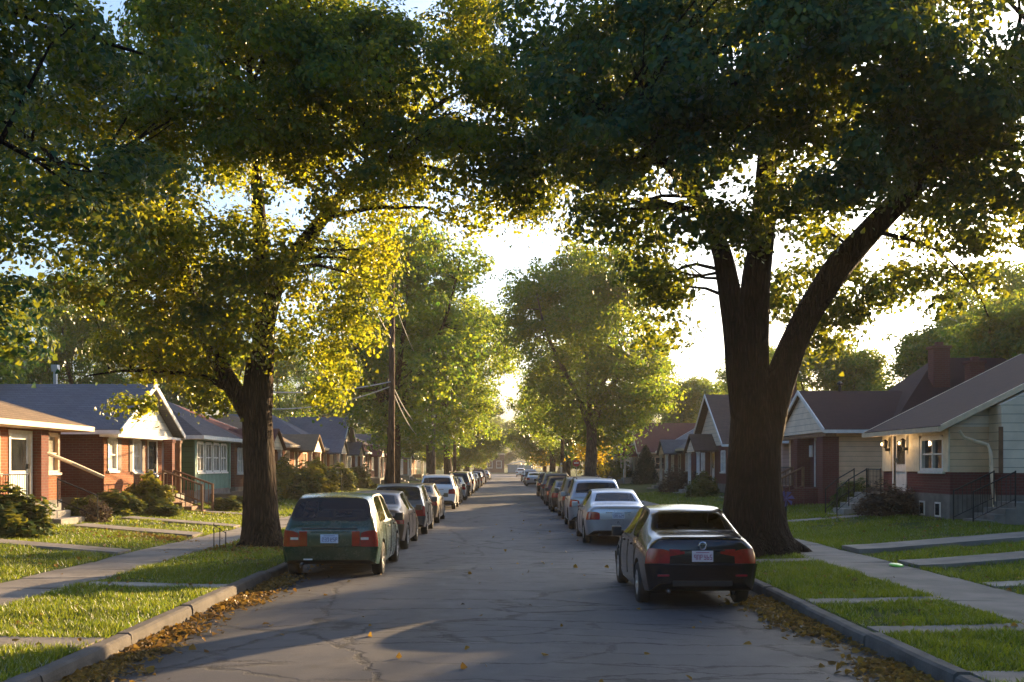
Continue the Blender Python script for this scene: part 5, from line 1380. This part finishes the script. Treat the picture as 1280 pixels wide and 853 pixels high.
WIRE = mat('sunlit cable', (.6, .57, .52), .5, .1, 5)
def wire(a, c, sag, label, r=.014, n=14):
    A = Vector(a); Cc = Vector(c); pts = []
    for k in range(n+1):
        t = k/n; p = A.lerp(Cc, t); p.z -= sag*4*t*(1-t); pts.append(p)
    b = MB(); b.tube(pts, r, 5)
    tag(b.build('overhead_wire', WIRE, smooth=True), label, 'wire', 'overhead wires on the left')
px, py = -4.95, 45
wire((px, py-.1, 5.75), (-13.3, 40.5, 5.6), .55, 'thick service wire dropping left from the brown pole to the brick house', .026)
wire((px, py-.1, 5.55), (-13, 47, 5.0), .6, 'lower service wire sagging left from the brown pole', .025)
wire((px, py-.1, 7.6), (-6.2, 29, 11.8), .2, 'steep wire rising left from the upper brown pole', .016)
wire((px, py+.1, 5.7), (-5, 72, 5.0), .9, 'sagging wire from the brown pole to the thin pale pole', .025)
wire((px, py+.1, 5.5), (-5, 72, 4.4), 1.1, 'lowest sagging wire from the brown pole to the thin pale pole', .025)
wire((px+.1, py, 9.3), (-4.9, 72, 8.4), .8, 'high wire from the brown pole top to the thin pale pole', .014)

def sign(x, y, label):
    e = empty('road_sign', (x, y, .13), label, 'sign')
    b = MB(); b.tube([(x, y, 0), (x, y, 2.7)], .03, 8); b.build('post', RIM, e)
    b = MB(); b.lathe([(0, .001), (0, .36), (.02, .36), (.02, .001)], (x, y-.05, 2.4), 'y', 8); b.build('plate', mat('red sign paint', (.5, .03, .03), .4), e)
    b = MB(); b.box(x-.22, x+.22, y-.056, y-.052, 2.33, 2.47); b.build('white_band', WHITE, e)
sign(6.6, 97, 'small red and white road sign left of the broad maple trunk')
# wire hoop fence by the left trunk
e = empty('wire_hoop', (-6.75, 24.6, .15), 'thin wire hoop stakes beside the left maple trunk', 'garden stake')
b = MB()
for k in range(3): b.tube([(-6.9+k*.14, 24.6, 0), (-6.9+k*.14, 24.6, .75-.1*k)], .012, 5)
b.tube([(-6.9, 24.6, .7), (-6.62, 24.6, .52)], .01, 5); b.build('stakes', DARKMETAL, e)
# garden stake with purple bloom right of the trunk
e = empty('garden_pinwheel', (7.95, 29.5, .2), 'dark garden stake topped by a purple bloom right of the huge trunk', 'garden stake')
b = MB(); b.tube([(7.95, 29.5, .1), (7.95, 29.5, 1.1)], .03, 6); b.build('stake', DARKMETAL, e)
b = MB()
for k in range(7):
    a = k*.9; b.prism([(7.95, 29.47, 1.18), (7.95+.24*math.cos(a), 29.45, 1.18+.24*math.sin(a)), (7.95+.2*math.cos(a+.5), 29.5, 1.18+.2*math.sin(a+.5))], (0, .02, 0))
b.build('bloom', mat('purple petals', (.1, .07, .22), .6), e)
# frisbee
b = MB(); b.lathe([(.0, .001), (.0, .12), (-.025, .135), (-.012, .14), (.008, .12), (.012, .001)], (0, 0, .03), 'z', 22)
o = b.build('flying_disc', mat('lime plastic', (.25, .62, .08), .4), smooth=True); o.location = (7.55, 20.1, .17); o.rotation_euler = (.12, .05, 0)
tag(o, 'lime green flying disc lying at the edge of the right pavement', 'toy')

# ------------------------------------------------------------------ grass, litter
def fnoise(x, y): return np.sin(x*1.1+1.3*np.sin(y*.7))*np.sin(y*.9+1.1*np.sin(x*.8)) + .5*np.sin(x*3.1+y*1.7)*np.sin(y*2.7-x*2.2)
def lawn_mask(x, y):
    m = np.ones(len(x), bool)
    for (a, b_, c, d) in PATHS: m &= ~((x > a) & (x < b_) & (y > c) & (y < d))
    m &= ~((x > KL-.19) & (x < KR+.19))
    return m
def grass():
    rng = np.random.default_rng(5); XS = []; YS = []; HS = []
    def zone(x0, x1, y0, y1, dens, hs):
        n = int((x1-x0)*(y1-y0)*dens); x = rng.uniform(x0, x1, n); y = rng.uniform(y0, y1, n); k = lawn_mask(x, y)
        bare = fnoise(x, y)+rng.normal(size=n)*.35; k &= bare < .68
        XS.append(x[k]); YS.append(y[k]); HS.append(np.full(k.sum(), hs)*(1-.45*sm(.2, .8, bare[k]))*(1+.5*np.clip(fnoise(x[k]*2.3+5, y[k]*2.3), -.6, 1)))
    for (y0, y1, d) in ((8, 14, 1900), (14, 20, 1500), (20, 28, 1000), (28, 40, 500)):
        zone(KL-2.6, KL-.19, y0, y1, d, .06); zone(KR+.19, SWR[0], y0, y1, d, .06)
        zone(-13, SWL[0]+.02, y0+2, y1+2, d*.7, .065); zone(SWR[1]-.02, 13.2, y0+2, y1+2, d*.7, .065)
    zone(-12.5, -4.6, 40, 70, 110, .1); zone(4.5, 12.5, 40, 70, 110, .1)
    x = np.concatenate(XS); y = np.concatenate(YS); hh = np.concatenate(HS); n = len(x); z = gz(x, y)-.004
    a = rng.uniform(0, 6.283, n); hgt = hh*rng.uniform(.55, 1.5, n); wd = np.where(y > 30, .016, .0085)*rng.uniform(.7, 1.4, n)
    le = rng.normal(size=(n, 2))*hgt[:, None]*.5
    V = np.empty((n, 3, 3)); ca, sa = np.cos(a)*wd, np.sin(a)*wd
    V[:, 0] = np.stack([x-ca, y-sa, z], 1); V[:, 1] = np.stack([x+ca, y+sa, z], 1); V[:, 2] = np.stack([x+le[:, 0], y+le[:, 1], z+hgt], 1)
    me = np_mesh('grass', V.reshape(-1, 3), 3, [(0, 1, 2)], GRASSM)
    tag(link('grass', me), 'short uneven green grass on the verges and front yards', 'grass', kind='stuff')
    print('grass', n)
grass()
def litter():
    rng = np.random.default_rng(9); P = []
    def strip(xk, sgn, n, y0, y1, wdt, zf):
        y = rng.uniform(y0, y1, n); d = np.abs(rng.normal(size=n))*wdt
        keep = (fnoise(y*.9, y*.3+xk)+rng.normal(size=n)*.5) > -.35
        x = xk+sgn*d; x = x[keep]; y = y[keep]
        P.append(np.stack([x, y, zf(x, y)], 1))
    rz_ = lambda x, y: .05*(1-((x+.08)/4.3)**2)-.03+.012+rng.uniform(0, .03, len(x))*(1 if True else 0)
    strip(KL+.03, 1, 4600, 8, 19.5, .26, rz_); strip(KR-.03, -1, 4800, 8, 17, .29, rz_)
    strip(KL+.03, 1, 2500, 19, 60, .3, rz_); strip(KR-.03, -1, 2500, 17, 60, .3, rz_)
    n = 2600; x = rng.uniform(-13, 13, n); y = rng.uniform(8, 45, n); k = (np.abs(x) > 4.7); x = x[k]; y = y[k]; P.append(np.stack([x, y, gz(x, y)+.03], 1))
    n = 110; x = rng.uniform(KL, KR, n); y = rng.uniform(8, 40, n); P.append(np.stack([x, y, rz_(x, y)], 1))
    n = 700; x = rng.normal(size=n)*.7-9.3; y = rng.normal(size=n)*.6+27.2; P.append(np.stack([x, y, gz(x, y)+.04], 1))   # raked heap by the left walk
    n = 500; x = rng.normal(size=n)*1.0-5.9; y = rng.normal(size=n)*1.0+24.6; P.append(np.stack([x, y, gz(x, y)+.04], 1))
    P = np.concatenate(P); n = len(P)
    nn = np.array([0, 0, 1.0])+rng.normal(size=(n, 3))*.45; nn /= np.linalg.norm(nn, axis=1, keepdims=True)
    me = np_mesh('fallen_leaves', leaf_units(P, nn, .085*rng.uniform(.5, 1.3, n), rng), 6, LEAF_F, LITTER)
    tag(link('fallen_leaves', me), 'brown and yellow fallen leaves along the gutters and lawns', 'fallen leaves', kind='stuff')
litter()

# ------------------------------------------------------------------ evening haze
def haze():
    b = MB(); b.box(-160, 160, -20, 420, -2.2, 30); 
    m, nt, out = nodes('evening haze')
    v = nt.nodes.new('ShaderNodeVolumePrincipled'); v.inputs['Color'].default_value = (1, .9, .72, 1); v.inputs['Density'].default_value = .0005; v.inputs['Anisotropy'].default_value = .05
    nt.links.new(v.outputs[0], out.inputs['Volume'])
    o = b.build('haze', m); tag(o, 'thin golden evening haze over the street', 'haze', kind='stuff')
haze()
